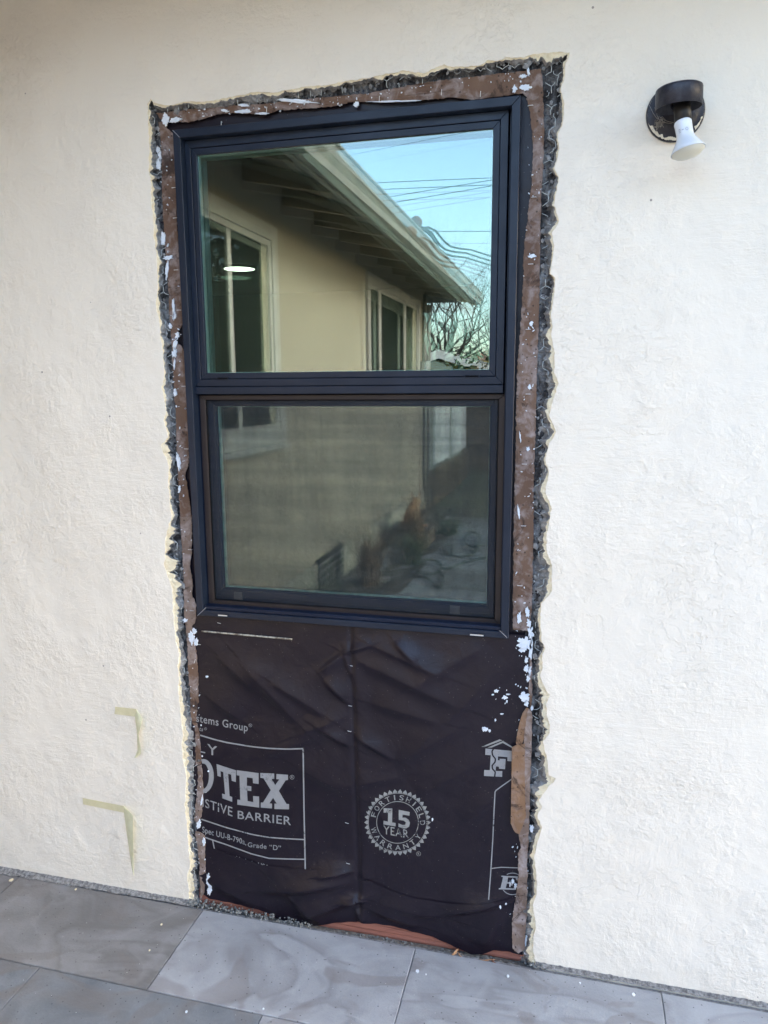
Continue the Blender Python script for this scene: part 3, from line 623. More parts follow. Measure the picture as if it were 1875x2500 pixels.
def txt(s, italic=False):
    cu = bpy.data.curves.new('t', 'FONT'); cu.body = s; cu.resolution_u = 4; cu.shear = .25 if italic else 0; cu.offset = 0.007; cu.space_character = 1.08
    o = bpy.data.objects.new('t', cu); C.objects.link(o); dg = bpy.context.evaluated_depsgraph_get()
    me = bpy.data.meshes.new_from_object(o.evaluated_get(dg)); V = np.array([v.co[:2] for v in me.vertices]); Fc = [tuple(p.vertices) for p in me.polygons]
    bpy.data.objects.remove(o); bpy.data.curves.remove(cu); bpy.data.meshes.remove(me); return V, Fc
def quadtext(s, TL, TR, BR, BL, italic=False):
    V, Fc = txt(s, italic); mn, mx_ = V.min(0), V.max(0); t = (V-mn)/(mx_-mn); u, v = t[:, :1], t[:, 1:]
    TL, TR, BR, BL = map(np.array, (TL, TR, BR, BL))
    return ((BL*(1-u)+BR*u)*(1-v)+(TL*(1-u)+TR*u)*v, Fc)
G = lambda *p: crop(470, 1700, .2079, p)
def circ(c, rx, ry, n=28): return [(c[0]+rx*math.cos(2*math.pi*k/n), c[1]+ry*math.sin(2*math.pi*k/n)) for k in range(n)]
def reg(c, r, wd):
    return [line(circ(c, r, r, 20)+[(c[0]+r, c[1])], wd), quadtext('R', (c[0]-r*.4, c[1]-r*.55), (c[0]+r*.45, c[1]-r*.5), (c[0]+r*.45, c[1]+r*.55), (c[0]-r*.4, c[1]+r*.5))]
g1 = lambda u, v: G((u, v))[0]
ink_mesh('printed_word', [quadtext('stems Group', *G((45, 205), (650, 322), (650, 442), (45, 325)))]+reg(g1(680, 340), 3.9, .8))
ink_mesh('printed_word', [quadtext('ts', *G((82, 362), (127, 373), (127, 412), (82, 402)), True)]+reg(g1(155, 380), 3.0, .7))
ink_mesh('printed_letter', [quadtext('Y', *G((175, 556), (292, 588), (292, 702), (175, 675)))])
ink_mesh('printed_letter', [line(G((95, 648), (150, 662)), 3.0)])
ring_o = G(*[(128+124*math.cos(t), 935+200*math.sin(t)) for t in np.linspace(-1.75, 1.75, 40)]); ring_i = G(*[(128+66*math.cos(t), 935+148*math.sin(t)) for t in np.linspace(-1.75, 1.75, 40)])
ink_mesh('printed_letter', [(ring_o+ring_i, [(i, i+1, 41+i, 40+i) for i in range(39)])])
ink_mesh('printed_letter', [pg(G((283, 793), (512, 868), (510, 1005), (462, 990), (455, 918), (420, 908), (437, 1170), (468, 1180), (468, 1238), (350, 1195), (348, 1140), (384, 1150), (362, 888), (330, 876), (334, 945), (295, 932)))])
ink_mesh('printed_letter', [pg(G((520, 865), (778, 900), (778, 1028), (712, 1018), (708, 960), (640, 950), (640, 1048), (692, 1055), (692, 1110), (642, 1105), (648, 1228), (715, 1240), (712, 1168), (783, 1175), (785, 1305), (528, 1270), (528, 1210), (562, 1215), (553, 930), (520, 925)))])
ink_mesh('printed_letter', [pg(G((797, 898), (960, 905), (962, 968), (930, 968), (972, 1040), (1020, 975), (985, 970), (987, 910), (1122, 920), (1123, 980), (1095, 985), (1015, 1108), (1105, 1262), (1135, 1262), (1135, 1325), (963, 1322),
         (963, 1258), (990, 1258), (948, 1190), (905, 1255), (935, 1258), (935, 1315), (803, 1305), (803, 1245), (830, 1245), (920, 1100), (835, 960), (798, 955)))]+reg(g1(1170, 948), 5.0, .9))
ink_mesh('printed_word', [quadtext('ISTIVE', *G((118, 1190), (470, 1300), (470, 1412), (118, 1292)))])
ink_mesh('printed_word', [quadtext('BARRIER', *G((532, 1340), (1158, 1412), (1158, 1512), (532, 1435)))])
ink_mesh('printed_word', [quadtext('Spec UU-B-790a,', *G((116, 1525), (632, 1682), (632, 1765), (116, 1618)))])
ink_mesh('printed_word', [quadtext('Grade \u201cD\u201d', *G((650, 1710), (1040, 1752), (1040, 1812), (650, 1766)))])
ink_mesh('printed_word', [quadtext('Made in USA', *G((515, 1872), (900, 1982), (900, 2040), (515, 1930)))])
sm = lambda pts, n=24: resample(pts, max(1.0, np.hypot(*np.diff(np.array(pts), axis=0).T).sum()/n)).tolist()
ink_mesh('printed_rule', [line(sm(G((92, 455), (250, 503), (400, 540), (700, 590), (900, 610), (1100, 618), (1308, 613))), 3.4)])
ink_mesh('printed_rule', [line(sm(G((1300, 610), (1310, 1300), (1326, 2060)), 40), 3.4)])
ink_mesh('printed_rule', [line(sm(G((105, 1442), (400, 1540), (700, 1620), (900, 1655), (1100, 1670), (1310, 1680))), 3.0)])
ink_mesh('printed_rule', [line(sm(G((150, 1655), (250, 1690), (400, 1740), (550, 1795), (700, 1850), (900, 1900), (1100, 1908), (1318, 1912))), 3.0)])
ink_mesh('printed_rule', [line(sm(G((238, 1690), (262, 1810)), 6), 2.8)])
H = lambda *p: crop(1130, 1740, .2351, p)
ink_mesh('printed_roof_mark', [pg(H((192, 352), (380, 275), (412, 285), (225, 354))), pg(H((258, 360), (418, 292), (520, 355), (520, 370), (415, 312), (300, 360)))], M_INKW)
ink_mesh('printed_letter', [pg(H((235, 370), (512, 395), (507, 503), (463, 500), (463, 460), (365, 452), (365, 492), (382, 494), (382, 476), (445, 480), (438, 585), (375, 580), (375, 560), (345, 556), (340, 603), (410, 605), (408, 665), (220, 655), (222, 593), (280, 595), (290, 440), (233, 436)))])
ink_mesh('wavy_gap', [line(sm(H((322, 366), (303, 400), (310, 440), (340, 478), (335, 510), (305, 545), (308, 580), (338, 612), (330, 668)), 30), 3.4)], M_PAPER, .0014)
ink_mesh('printed_rule', [line(sm(H((512, 685), (420, 750), (335, 812), (325, 1000), (312, 1300), (300, 1500), (285, 1720), (268, 1940)), 60), 2.8)])
ink_mesh('printed_rule', [line(sm(H((300, 1615), (400, 1603), (585, 1610))), 2.4)])
ink_mesh('printed_letter', [pg(H((400, 1690), (572, 1698), (570, 1740), (555, 1735), (548, 1712), (470, 1708), (462, 1755), (505, 1758), (512, 1745), (525, 1745), (515, 1795), (500, 1790), (495, 1775), (458, 1772), (445, 1818), (520, 1822), (560, 1800), (550, 1838),
         (372, 1832), (374, 1820), (392, 1818), (418, 1705), (400, 1702))), line(H(*[(515+115*math.cos(t), 1775-112*math.sin(t)) for t in np.linspace(1.0, 2.1, 14)]), 1.8), line(H(*[(515+115*math.cos(t), 1775-112*math.sin(t)) for t in np.linspace(3.75, 5.3, 18)]), 1.8)])
K = lambda *p: crop(860, 1880, .1447, p)
KC = (765, 880)
def kp(r, deg, e=1.0): t = R(deg); return (KC[0]+r*math.cos(t), KC[1]-r*e*math.sin(t))
teeth = []
for k in range(38):
    a_ = k*360/38; teeth.append(pg(K(kp(500, a_-3.6), kp(500, a_+3.6), kp(515, a_+4.2), kp(562, a_), kp(515, a_-4.2))))
ink_mesh('printed_seal_teeth', teeth+[line(K(*[kp(492, a_) for a_ in range(0, 361, 6)]), 1.3)], M_INKW)
ink_mesh('printed_seal_ring', [line(K(*[kp(352, a_) for a_ in range(0, 361, 6)]), 1.7)], M_INKW)
def arc(s, a0, a1, r, h, wd, top=True):
    out = []
    for i, ch in enumerate(s):
        V, Fc = txt(ch); mn, mx_ = V.min(0), V.max(0); t = (V-mn)/(mx_-mn)-.5
        ww = wd*(.28 if ch == 'I' else (1.25 if ch == 'W' else 1.0)); a_ = R(a0+(a1-a0)*i/(len(s)-1))
        P = []
        for u, v in t:
            if top: rr = r+v*h; aa = a_-u*ww/r
            else: rr = r-v*h; aa = a_+u*ww/r
            P.append((KC[0]+rr*math.cos(aa), KC[1]-rr*math.sin(aa)))
        out.append((K(*P), Fc))
    return out
ink_mesh('printed_seal_word', arc('FORTISHIELD', 162, -1, 420, 88, 74), M_INKW)
ink_mesh('printed_seal_word', arc('WARRANTY', 199, 325, 424, 88, 84, False), M_INKW)
ink_mesh('printed_seal_number', [pg(K((530, 640), (678, 642), (674, 880), (732, 890), (732, 948), (525, 915), (530, 850), (602, 868), (605, 715), (560, 727), (530, 715))),
         pg(K((785, 668), (970, 705), (966, 768), (850, 748), (846, 800), (900, 800), (955, 838), (975, 890), (960, 950), (910, 985), (850, 978), (780, 955), (780, 895), (850, 925), (895, 920), (905, 880), (870, 850), (785, 838)))], M_INKW)
ink_mesh('printed_seal_word', [quadtext('YEAR', *K((525, 930), (952, 1010), (955, 1152), (525, 1072)))], M_INKW)
ink_mesh('printed_mark', reg(K((1120, 1410))[0], 5.2, .8), M_INKW)
# staples, pale stick and paint on the paper
def pstaple(px, py, ang=-.15, L=.009):
    c = Vector(on_paper([(px, py)], .001)[0]); d = Vector((math.cos(ang), 0, math.sin(ang)))*L/2
    mb = MB(); mb.tube([c-d+Vector((0, .004, 0)), c-d, c+d, c+d+Vector((0, .004, 0))], .0006, 5); mb.build('staple', M_STAPLE, paper)
for p in [(535, 1521), (857, 1625), (855, 1723), (853, 1785), (847, 2009), (850, 2108), (486, 1573)]: pstaple(*p)
q = [Vector(v) for v in on_paper([(494+22*i, 1540+1.95*i) for i in range(11)], .003)]
mb = MB(); mb.tube(q, [.0024]*11, 7); st = mb.build('stick', simple('weathered_stick', (0.45, 0.42, 0.34), (0.16, 0.13, 0.10), 70, .8, .001, 200, .45, .6), None, True)
tag(st, 'thin pale stick lying across the black paper just under the window', 'stick')
for k, (px, py, rx, ry) in enumerate([(1211, 1688, 5, 3.5), (1203, 1697, 2.5, 1.6), (1232, 1705, 6, 4), (1240, 1697, 4, 1.5), (1237, 1715, 2, 3), (1183, 1782, 7, 5), (1195, 1785, 3, 3), (1225, 1745, 4, 1.6), (1209, 1760, 2, 3), (1222, 2209, 2, 5), (1236, 2202, 2, 2), (1252, 2154, 3, 5), (1245, 2160, 1, 6), (1258, 2164, 3, 6), (503, 1654, 3, 2.2), (1055, 2003, 1.6, 3.5), (1257, 2226, 3.5, 3)]):
    mb = MB(); P = blob(px, py, rx, ry, .012, 40+k*1.7); c = on_paper([(px, py)], .0022 if py < 2195 else .004)[0]
    mb.prism([Vector((v[0], c[1], v[2])) for v in P], (0, .003, 0)); mb.build('paint_fleck', M_WHITE, paper)

# =================================================================== THE WINDOW
win = thing('window', 'tall black-framed single-hung window with an insect screen over its lower half', 'window')
def ringbox(name, x0, x1, z0, z1, wl, wr, wb, wt, y0, y1, m, parent, bevel=.0008):
    """mitred rectangular ring, four sides joined"""
    o = [(x0, z0), (x1, z0), (x1, z1), (x0, z1)]; i = [(x0+wl, z0+wb), (x1-wr, z0+wb), (x1-wr, z1-wt), (x0+wl, z1-wt)]
    mb = MB()
    for k in range(4):
        a_, b_, c_, d_ = o[k], o[(k+1) % 4], i[(k+1) % 4], i[k]
        V = [(p[0], y0, p[1]) for p in (a_, b_, c_, d_)]+[(p[0], y1, p[1]) for p in (a_, b_, c_, d_)]
        mb.add(V, [(0, 1, 2, 3), (7, 6, 5, 4), (0, 4, 5, 1), (2, 6, 7, 3), (1, 5, 6, 2), (0, 3, 7, 4)])
    return mb.build(name, m, parent, bevel=bevel)
ringbox('outer_frame', WX0, WX1, WZ0, WZ1, .0187, .0187, .0160, .0187, 0.0, .030, M_FRAME, win, .0011)
mb = MB(); mb.box(WX0+.0195, WX1-.0195, .006, .078, WZ0+.0165, WZ0+.026); mb.build('sill_ledge', M_NAVY, win, bevel=.001)
ringbox('frame_channel', WX0+.0022, WX1-.0022, WZ0+.0022, WZ1-.0022, .0175, .0215, .015, .0175, .0305, .085, M_NAVY, win, 0)
# upper sash
SX0, SX1 = -.9238, -.1511
ringbox('upper_sash_frame', SX0+.0012, SX1-.0012, 1.4563, 2.0372, .0145, .0175, .0178, .0178, .0200, .034, M_FRAME, win, .0009)
ringbox('upper_glazing_bead', SX0+.0165, SX1-.0195, 1.4750, 2.0186, .0128, .0150, .0145, .0145, .0228, .036, M_FRAME, win, .0009)
mb = MB(); mb.box(SX0+.0012, SX1-.0012, .0155, .044, 1.4368, 1.4552); mb.build('meeting_rail', M_FRAME, win, bevel=.0009)
GX0, GX1, GZ0, GZ1 = -.8945, -.1865, 1.4898, 2.0038
def pane(name, x0, x1, z0, z1, y, ax, az, m, parent=win):
    """ax, az: tiny lean of the pane about x and z, radians"""
    xm, zm = (x0+x1)/2, (z0+z1)/2
    V = [(x, y+ax*(z-zm)+az*(x-xm), z) for x, z in ((x0, z0), (x1, z0), (x1, z1), (x0, z1))]
    return link(name, mesh(name, V, [(0, 1, 2, 3)]), m, parent)
pane('outer_pane', GX0-.004, GX1+.004, GZ0-.004, GZ1+.004, .0290, 0.0, 0.0, M_GLASS1)
pane('inner_pane', GX0-.004, GX1+.004, GZ0-.004, GZ1+.004, .0500, 0.0075, 0.0060, M_GLASS2)
ringbox('upper_spacer', GX0-.006, GX1+.006, GZ0-.006, GZ1+.006, .0070, .0070, .0070, .0070, .0315, .0440, M_SPACER, win, 0)
ringbox('upper_inner_stop', GX0-.012, GX1+.012, GZ0-.012, GZ1+.012, .0110, .0110, .0110, .0110, .0555, .078, M_SPACER, win, 0)
# lower sash behind the screen
LX0, LX1 = -.9215, -.1500
ringbox('lower_sash_frame', LX0+.003, LX1-.003, .8880, 1.4360, .0335, .0315, .0375, .030, .0480, .0615, M_NAVY, win, .0012)
ringbox('lower_sash_step', LX0+.019, LX1-.017, .9040, 1.4260, .0145, .0135, .0175, .016, .0440, .0478, M_NAVY, win, .001)
pane('outer_pane', LX0+.033, LX1-.031, .9225, 1.409, .0590, 0, 0, M_GLASS3)
pane('inner_pane', LX0+.033, LX1-.031, .9225, 1.409, .0760, .005, .004, M_GLASS4)
ringbox('lower_spacer', LX0+.0335, LX1-.0315, .9230, 1.409, .0050, .0050, .0040, .005, .0625, .0745, M_SPACER, win, 0)
ringbox('screen_frame', -.9205, -.1486, .8830, 1.4345, .0158, .0140, .0130, .0118, .0300, .0385, M_BRONZE, win, .001)
ringbox('screen_spline', -.9043, -.1629, .8964, 1.4222, .0016, .0016, .0016, .0016, .0330, .0372, M_GAP, win, 0)
pane('insect_screen', -.9030, -.1640, .8975, 1.4210, .0352, 0, 0, M_SCREEN)
def px_on(p, y): return W(p, y)
# weep hole covers and screen tabs
for (px, py, yy, ln) in [(543.5, 923.5, .0195, .031), (1151.5, 918.5, .0195, .035), (543.8, 1502.5, -.0008, .031), (1164, 1550.3, -.0008, .037)]:
    c = W((px, py), yy); h = .0030
    f_ = ringbox('weep_cover', c[0]-ln/2, c[0]+ln/2, c[2]-h, c[2]+h, .0018, .0018, .0008, .0012, yy-.0016, yy+.002, M_FRAME, win, 0)
    mb = MB(); mb.box(c[0]-ln/2+.002, c[0]+ln/2-.002, yy-.0002, yy+.0008, c[2]-h+.0011, c[2]+h-.0014); mb.build('weep_slot', M_STAPLE if py > 1400 else M_GAP, f_)
M_TAB = mat('clear_grey_plastic', (0.05, 0.058, 0.07), .3)
for p in (crop(380, 860, .3345, [(603, 1778)])[0], crop(840, 860, .33457, [(808, 1880)])[0]):
    c = W(p, .040); mb = MB(); mb.box(c[0]-.012, c[0]+.012, .0395, .0425, c[2]-.010, c[2]+.010)
    for k in range(3): mb.box(c[0]-.012, c[0]+.012, .0385, .0395, c[2]-.007+k*.006, c[2]-.0055+k*.006)
    mb.build('screen_tab', M_TAB, win)
# pale scratch marks on the mitres
for a_, b_ in (((1220, 1540), (1238, 1557)), ((421.5, 318), (438, 335)), ((482, 1503), (503, 1483))):
    mb = MB(); mb.tube([W(a_, -.0004), W(((a_[0]+b_[0])/2+.4, (a_[1]+b_[1])/2), -.0006), W(b_, -.0004)], .0006, 5); mb.build('mitre_scratch', mat('bare_vinyl', (.35, .36, .38), .6), win)

# room behind the glass
room = thing('room', 'empty room behind the window glass, its dimness put into near-black walls and ceiling', 'room')
M_RW = simple('dimmed_room_wall', (0.018, 0.018, 0.018), (0.022, 0.022, 0.021), 3, .9, 0); M_RC = simple('dimmed_ceiling', (.018, .018, .018), (.022, .022, .021), 3, .9, 0)  # near-black walls and ceiling: the room's dimness is put into their colour
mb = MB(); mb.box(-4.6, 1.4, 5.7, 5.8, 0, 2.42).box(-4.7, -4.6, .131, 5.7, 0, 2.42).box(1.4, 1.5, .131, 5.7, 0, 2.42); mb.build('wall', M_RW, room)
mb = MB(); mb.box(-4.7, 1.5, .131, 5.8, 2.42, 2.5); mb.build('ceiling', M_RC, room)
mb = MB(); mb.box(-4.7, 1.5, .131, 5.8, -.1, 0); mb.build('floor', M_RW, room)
v = RO @ np.array([584.5-937.5, 655.5-1250.0, FPX]); t = (2.405-EYE)/v[2]; lc = (t*v[0], t*v[1]-DIST, 2.405)
em = mat('lit_diffuser', (.8, .8, .75), .5); eb = em.node_tree.nodes['Principled BSDF']; eb.inputs['Emission Color'].default_value = (.86, 1, .80, 1); eb.inputs['Emission Strength'].default_value = .75
rr = 81/FPX*(lc[1]+DIST)/2
cl = thing('ceiling_light', 'round flush ceiling light, lit, seen through the upper glass on the left', 'ceiling light')
mb = MB(); mb.lathe([(0.0, -.004), (rr*.96, -.004), (rr*.96, 0)], Matrix.Translation(lc), 40); mb.build('diffuser', em, cl)
mb = MB(); mb.lathe([(rr*.97, -.006), (rr*1.03, -.006), (rr*1.04, .015), (rr*.97, .015)], Matrix.Translation(lc), 40); mb.build('trim_ring', M_RC, cl)
# wrinkled plastic hung inside the lower sash
M_PL = simple('dusty_plastic_sheet', (0.05, 0.058, 0.06), (0.075, 0.083, 0.082), 12, .55, .006, 20)
X = np.linspace(-1.0, -.06, 70); Z = np.linspace(.55, 1.425, 70); XX, ZZ = np.meshgrid(X, Z)
YY = .17+.02*np.sin(XX*22+2*np.sin(ZZ*5))+np.array([.03*fr(a_*6, b_*3, 2.0) for a_, b_ in zip(XX.ravel(), ZZ.ravel())]).reshape(XX.shape)
tag(grid('plastic_sheet', np.stack([XX, YY, ZZ], -1), M_PL), 'wrinkled grey plastic sheet hanging inside behind the lower screened sash', 'plastic sheet')

# =================================================================== WALL LAMP
lamp = thing('wall_lamp', 'black round wall lamp with its hood up and a bare white reflector bulb', 'wall lamp')
M_BLK = simple('worn_black_paint', (0.016, 0.017, 0.026), (0.04, 0.042, 0.055), 40, .42, .0012, 120, .45, .7)
M_BLK2 = mat('black_bakelite', (0.012, 0.012, 0.012), .5)
pc = W((1649, 274.8), -.006)
MP = Matrix.Translation((pc[0], 0, pc[2])) @ Matrix.Rotation(R(90), 4, 'X')   # local z -> -y
mb = MB(); mb.lathe([(.0562, -.002), (.0562, .004), (.055, .008), (.0525, .0095), (.049, .010), (.041, .013), (.037, .017), (.026, .0185), (0.0001, .019)], MP, 56); mb.build('mounting_plate', M_BLK, lamp, True)
# broken ring of wall paint on the plate
M_RIMP = simple('cream_overpaint', (.74, .70, .58), (.66, .62, .50), 60, .8, .001, 200)
V = []; n_ = 160
for k in range(n_):
    t = 2*math.pi*k/n_; dg = math.degrees(t) % 360
    wdt = .0025+.0012*nz(math.cos(t)*3, math.sin(t)*3, 2)
    if 205 < dg < 305: wdt += .0085*(.6+.6*fr(math.cos(t)*5, math.sin(t)*5, 4))
    if 318 < dg < 345 or 35 < dg < 95: wdt += .005*(.6+.7*fr(math.cos(t)*5, math.sin(t)*5, 6))
    r0, r1 = .0568, max(.044, .0560-max(0.0008, wdt))
    hh = lambda r: .0010+(.0095 if r < .0525 else .0095-(r-.0525)*1.9)
    for r in (r0, (r0+r1)/2, r1): V.append(MP @ Vector((r*math.cos(t), r*math.sin(t), max(.0015, hh(r)+.0004))))
mb = MB(); mb.add(V, [(3*k+j, 3*((k+1) % n_)+j, 3*((k+1) % n_)+j+1, 3*k+j+1) for k in range(n_) for j in range(2)]); mb.build('painted_rim', M_RIMP, lamp, True)
hc = Vector(W((1657, 262), -.066)); hrad = .0432
# hood: open below, closed on top
hb = Vector(W((1657.5, 263.5), -.066)).z
MH = Matrix.Translation((hc.x, -.066, hb)) @ Matrix.Rotation(R(-2), 4, 'Y') @ Matrix.Rotation(R(3), 4, 'X')
mb = MB(); mb.lathe([(0.0001, .0375), (hrad-.005, .0375), (hrad-.001, .035), (hrad, .032), (hrad, 0), (hrad-.0016, -.0004), (hrad-.0020, .031), (0.0001, .034)], MH, 56)
hood = mb.build('hood', M_BLK, lamp, True); hood.data.polygons.foreach_set('use_smooth', [True]*len(hood.data.polygons))
mb = MB(); mb.lathe([(.012, 0), (.012, .040)], Matrix.Translation((pc[0], -.001, hb+.018)) @ Matrix.Rotation(R(90), 4, 'X'), 16); mb.build('arm', M_BLK, lamp, True)
p0, p1 = Vector(W((1665, 255), -.064)), Vector(W((1668, 303), -.070))
mb = MB(); mb.tube([p0+(p0-p1)*.3, p1], .0158, 28); mb.build('socket', M_BLK2, lamp, True)
bt, bf = Vector(W((1667, 300), -.071)), Vector(W((1680, 370), -.077))
ax = (bf-bt).normalized(); L_ = (bf-bt).length
MBm = Matrix.Translation(bt) @ ax.to_track_quat('Z', 'Y').to_matrix().to_4x4()
M_BULB = mat('silvered_white_bulb', (.72, .76, .80), .22); M_LENS = mat('frosted_lens', (.58, .58, .50), .35)
mb = MB(); mb.lathe([(.0148, -.003), (.0163, 0), (.0163, .003), (.0159, .005), (.0157, L_*.42), (.0168, L_*.52), (.0212, L_*.68), (.0270, L_*.84), (.0312, L_*.955), (.0318, L_*.985), (.0314, L_)], MBm, 48); bulb = mb.build('bulb', M_BULB, lamp, True)
mb = MB(); mb.lathe([(.0308, L_+.0004), (.0298, L_+.0020), (.0236, L_+.0066), (.0134, L_+.009), (.0001, L_+.0098)], MBm, 48); mb.build('lens', M_LENS, bulb, True)
# tiny print on the neck
def on_bulb(u, v, r=.0164): # u angle, v along
    return MBm @ Vector((r*math.cos(u), r*math.sin(u), v))
M_PRT = mat('grey_bulb_print', (.35, .37, .42), .6)
vd = (MBm.inverted() @ Vector((0, -DIST, EYE))); ua = math.atan2(vd.y, vd.x)
ud = MBm.inverted().to_3x3() @ Vector((1, 0, 0)); sgn = 1 if (-math.sin(ua)*ud.x+math.cos(ua)*ud.y) > 0 else -1
mb = MB()
for k in range(18):
    t = 2*math.pi*k/18; t2 = 2*math.pi*(k+1)/18; c_ = ua+sgn*.32
    mb.add([on_bulb(c_+sgn*.16*math.cos(t)/1, .019+.0033*math.sin(t)), on_bulb(c_+sgn*.16*math.cos(t2), .019+.0033*math.sin(t2)), on_bulb(c_+sgn*.10*math.cos(t2), .019+.0022*math.sin(t2)), on_bulb(c_+sgn*.10*math.cos(t), .019+.0022*math.sin(t))], [(0, 1, 2, 3)])
for (u0, u1, v0, v1) in ((-.62, -.38, .015, .0165), (-.62, -.38, .018, .0192), (-.62, -.40, .0208, .022), (-.25, -.02, .0175, .0190)):
    mb.add([on_bulb(ua+sgn*u0, v0), on_bulb(ua+sgn*u1, v0), on_bulb(ua+sgn*u1, v1), on_bulb(ua+sgn*u0, v1)], [(0, 1, 2, 3)])
mb.build('neck_print', M_PRT, bulb)
# cobweb scraps
mb = MB(); rnd = random.Random(9)
w0 = W((1608, 302), -.020)
for k in range(26):
    p = Vector(w0)+Vector((rnd.gauss(0, .006), rnd.uniform(-.006, .004), rnd.gauss(0, .007)))
    q = Vector(w0)+Vector((rnd.gauss(0, .006), rnd.uniform(-.006, .004), rnd.gauss(0, .007)))
    mb.tube([p, (p+q)/2+Vector((rnd.gauss(0, .003), 0, rnd.gauss(0, .003))), q], .00045, 4)
for a_, b_ in (((1598, 262), (1612, 300)), ((1585, 256), (1604, 290)), ((1610, 285), (1645, 300)), ((1612, 292), (1640, 302)), ((1612, 305), (1612, 313))):
    mb.tube([W(a_, -.03), W(((a_[0]+b_[0])/2, (a_[1]+b_[1])/2+3), -.028), W(b_, -.026)], .0004, 4)
mb.build('cobweb', simple('dusty_cobweb', (.30, .29, .26), (.20, .19, .17), 90, .9, 0), lamp)

# =================================================================== MASKING TAPE
def tape(label, quad, L, Rr, dep):
    t = thing('masking_tape', label, 'tape', group='masking tape strips peeling off the wall')
    Q = crop(160, 1680, .2171, quad); n = 12; a_, b_, c_, d_ = [np.array(q) for q in Q]
    rws = []
    for j in range(3):
        v = j/2; rws.append([W(tuple((a_*(1-v)+d_*v)*(1-i/n)+(b_*(1-v)+c_*v)*(i/n)+np.array([.5*math.sin(i*3.1+j) if i == 0 else 0, 0])), -.0017-.0004*math.sin(i*.8)) for i in range(n+1)])
    o = grid('stuck_end', rws, M_TAPE, t, False); sol = o.modifiers.new('s', 'SOLIDIFY'); sol.thickness = .0003; sol.offset = 1
    Lp = resample(crop(160, 1680, .2171, L), 3); n = 30
    def rs(p): P = np.array(crop(160, 1680, .2171, p), float); k = np.linspace(0, 1, len(P)); q_ = np.linspace(0, 1, n); return np.c_[np.interp(q_, k, P[:, 0]), np.interp(q_, k, P[:, 1])]
    LL, RR = rs(L), rs(Rr); dl = np.interp(np.linspace(0, 1, n), np.linspace(0, 1, len(dep)), [d_[0] for d_ in dep]); dr_ = np.interp(np.linspace(0, 1, n), np.linspace(0, 1, len(dep)), [d_[1] for d_ in dep])
    o = grid('hanging_end', np.stack([WA(LL, dl), WA((LL+RR)/2, (dl+dr_)/2-.002), WA(RR, dr_)], 0), M_TAPEB, t, False); sol = o.modifiers.new('s', 'SOLIDIFY'); sol.thickness = .0003; sol.offset = 0
tape('upper short masking tape strip, its loose end twisted and hanging down', [(560, 208), (800, 235), (780, 320), (548, 290)],
     [(795, 240), (780, 320), (795, 430), (806, 520), (803, 575), (812, 690), (790, 752), (772, 785)], [(797, 236), (866, 345), (845, 430), (822, 520), (830, 575), (850, 700), (845, 742), (800, 778)],
     [(-.0022, -.0026), (-.004, -.012), (-.008, -.02), (-.014, -.022), (-.016, -.024), (-.015, -.022), (-.012, -.014), (-.008, -.008)])
tape('lower long masking tape strip, its pointed loose end hanging nearly to the patio', [(192, 1235), (655, 1325), (657, 1400), (195, 1305)],
     [(653, 1326), (657, 1395), (690, 1640), (720, 1850), (748, 2040), (768, 2112)], [(657, 1324), (757, 1430), (761, 1640), (764, 1850), (766, 2040), (771, 2110)],
     [(-.0022, -.0024), (-.004, -.018), (-.010, -.024), (-.012, -.02), (-.010, -.012), (-.006, -.006)])

# =================================================================== GROUND
gm = simple('bare_earth_and_lawn', (0.07, 0.085, 0.04), (0.14, 0.12, 0.08), 1.2, .95, .02, 8)
mb = MB(); mb.add([(-90, -120, -.06), (90, -120, -.06), (90, 60, -.06), (-90, 60, -.06)], [(0, 1, 2, 3)]); tag(mb.build('ground', gm, fix=False), kind='structure')
mb = MB(); mb.box(-1.70, 3.4, -6.2, -.004, -.058, -.0045); patio = tag(mb.build('patio', M_JOINT), kind='structure')
rnd = random.Random(21)
def slab(x0, x1, y0, y1, m, g=.0008):
    nx, ny = 10, 6; V = []; zc = rnd.uniform(-.0012, .0008)
    jx = lambda i: .0012*nz(i*1.7, x0*3, y0)
    ring = [(x0+g, y0+g), (x1-g, y0+g), (x1-g, y1-g), (x0+g, y1-g)]
    P = []
    for (a_, b_), (c_, d_) in zip(ring, ring[1:]+ring[:1]):
        k_ = 14 if y0 > -1.2 else 2
        for k in range(k_):
            t = k/k_; x = a_+(c_-a_)*t; y = b_+(d_-b_)*t; P.append((x+.0013*fr(x*60, y*60, 1), y+.0013*fr(x*60, y*60, 5), 0))
    n = len(P); mb = MB(); cxx, cyy = (x0+x1)/2, (y0+y1)/2
    top = [(x+(cxx-x)*.006, y+(cyy-y)*.010, zc) for x, y, z in P]; mid = [(x, y, zc-.002) for x, y, z in P]; bot = [(x, y, -.0043) for x, y, z in P]
    V = top+mid+bot; Fc = [tuple(range(n))]+[(n+i, n+(i+1) % n, (i+1) % n, i) for i in range(n)]+[(2*n+i, 2*n+(i+1) % n, n+(i+1) % n, n+i) for i in range(n)]
    mb.add(V, Fc); return mb.build('slab', m, patio)
mats = [M_SLAB_A, M_SLAB_B, M_SLAB_C, M_SLAB_D]
xs = [-1.70, -1.57, -.96, -.348, .26, .87, 1.48, 2.09, 2.70, 3.31]
row1 = [M_SLAB_A, M_SLAB_A, M_SLAB_B, M_SLAB_D, M_SLAB_B, M_SLAB_D, M_SLAB_B, M_SLAB_B, M_SLAB_D]
for i in range(len(xs)-1): slab(xs[i], xs[i+1], -.302, -.013, row1[i])
xs2 = [-1.70, -1.265, -.655, -.045, .565, 1.175, 1.785, 2.395, 3.005, 3.31]
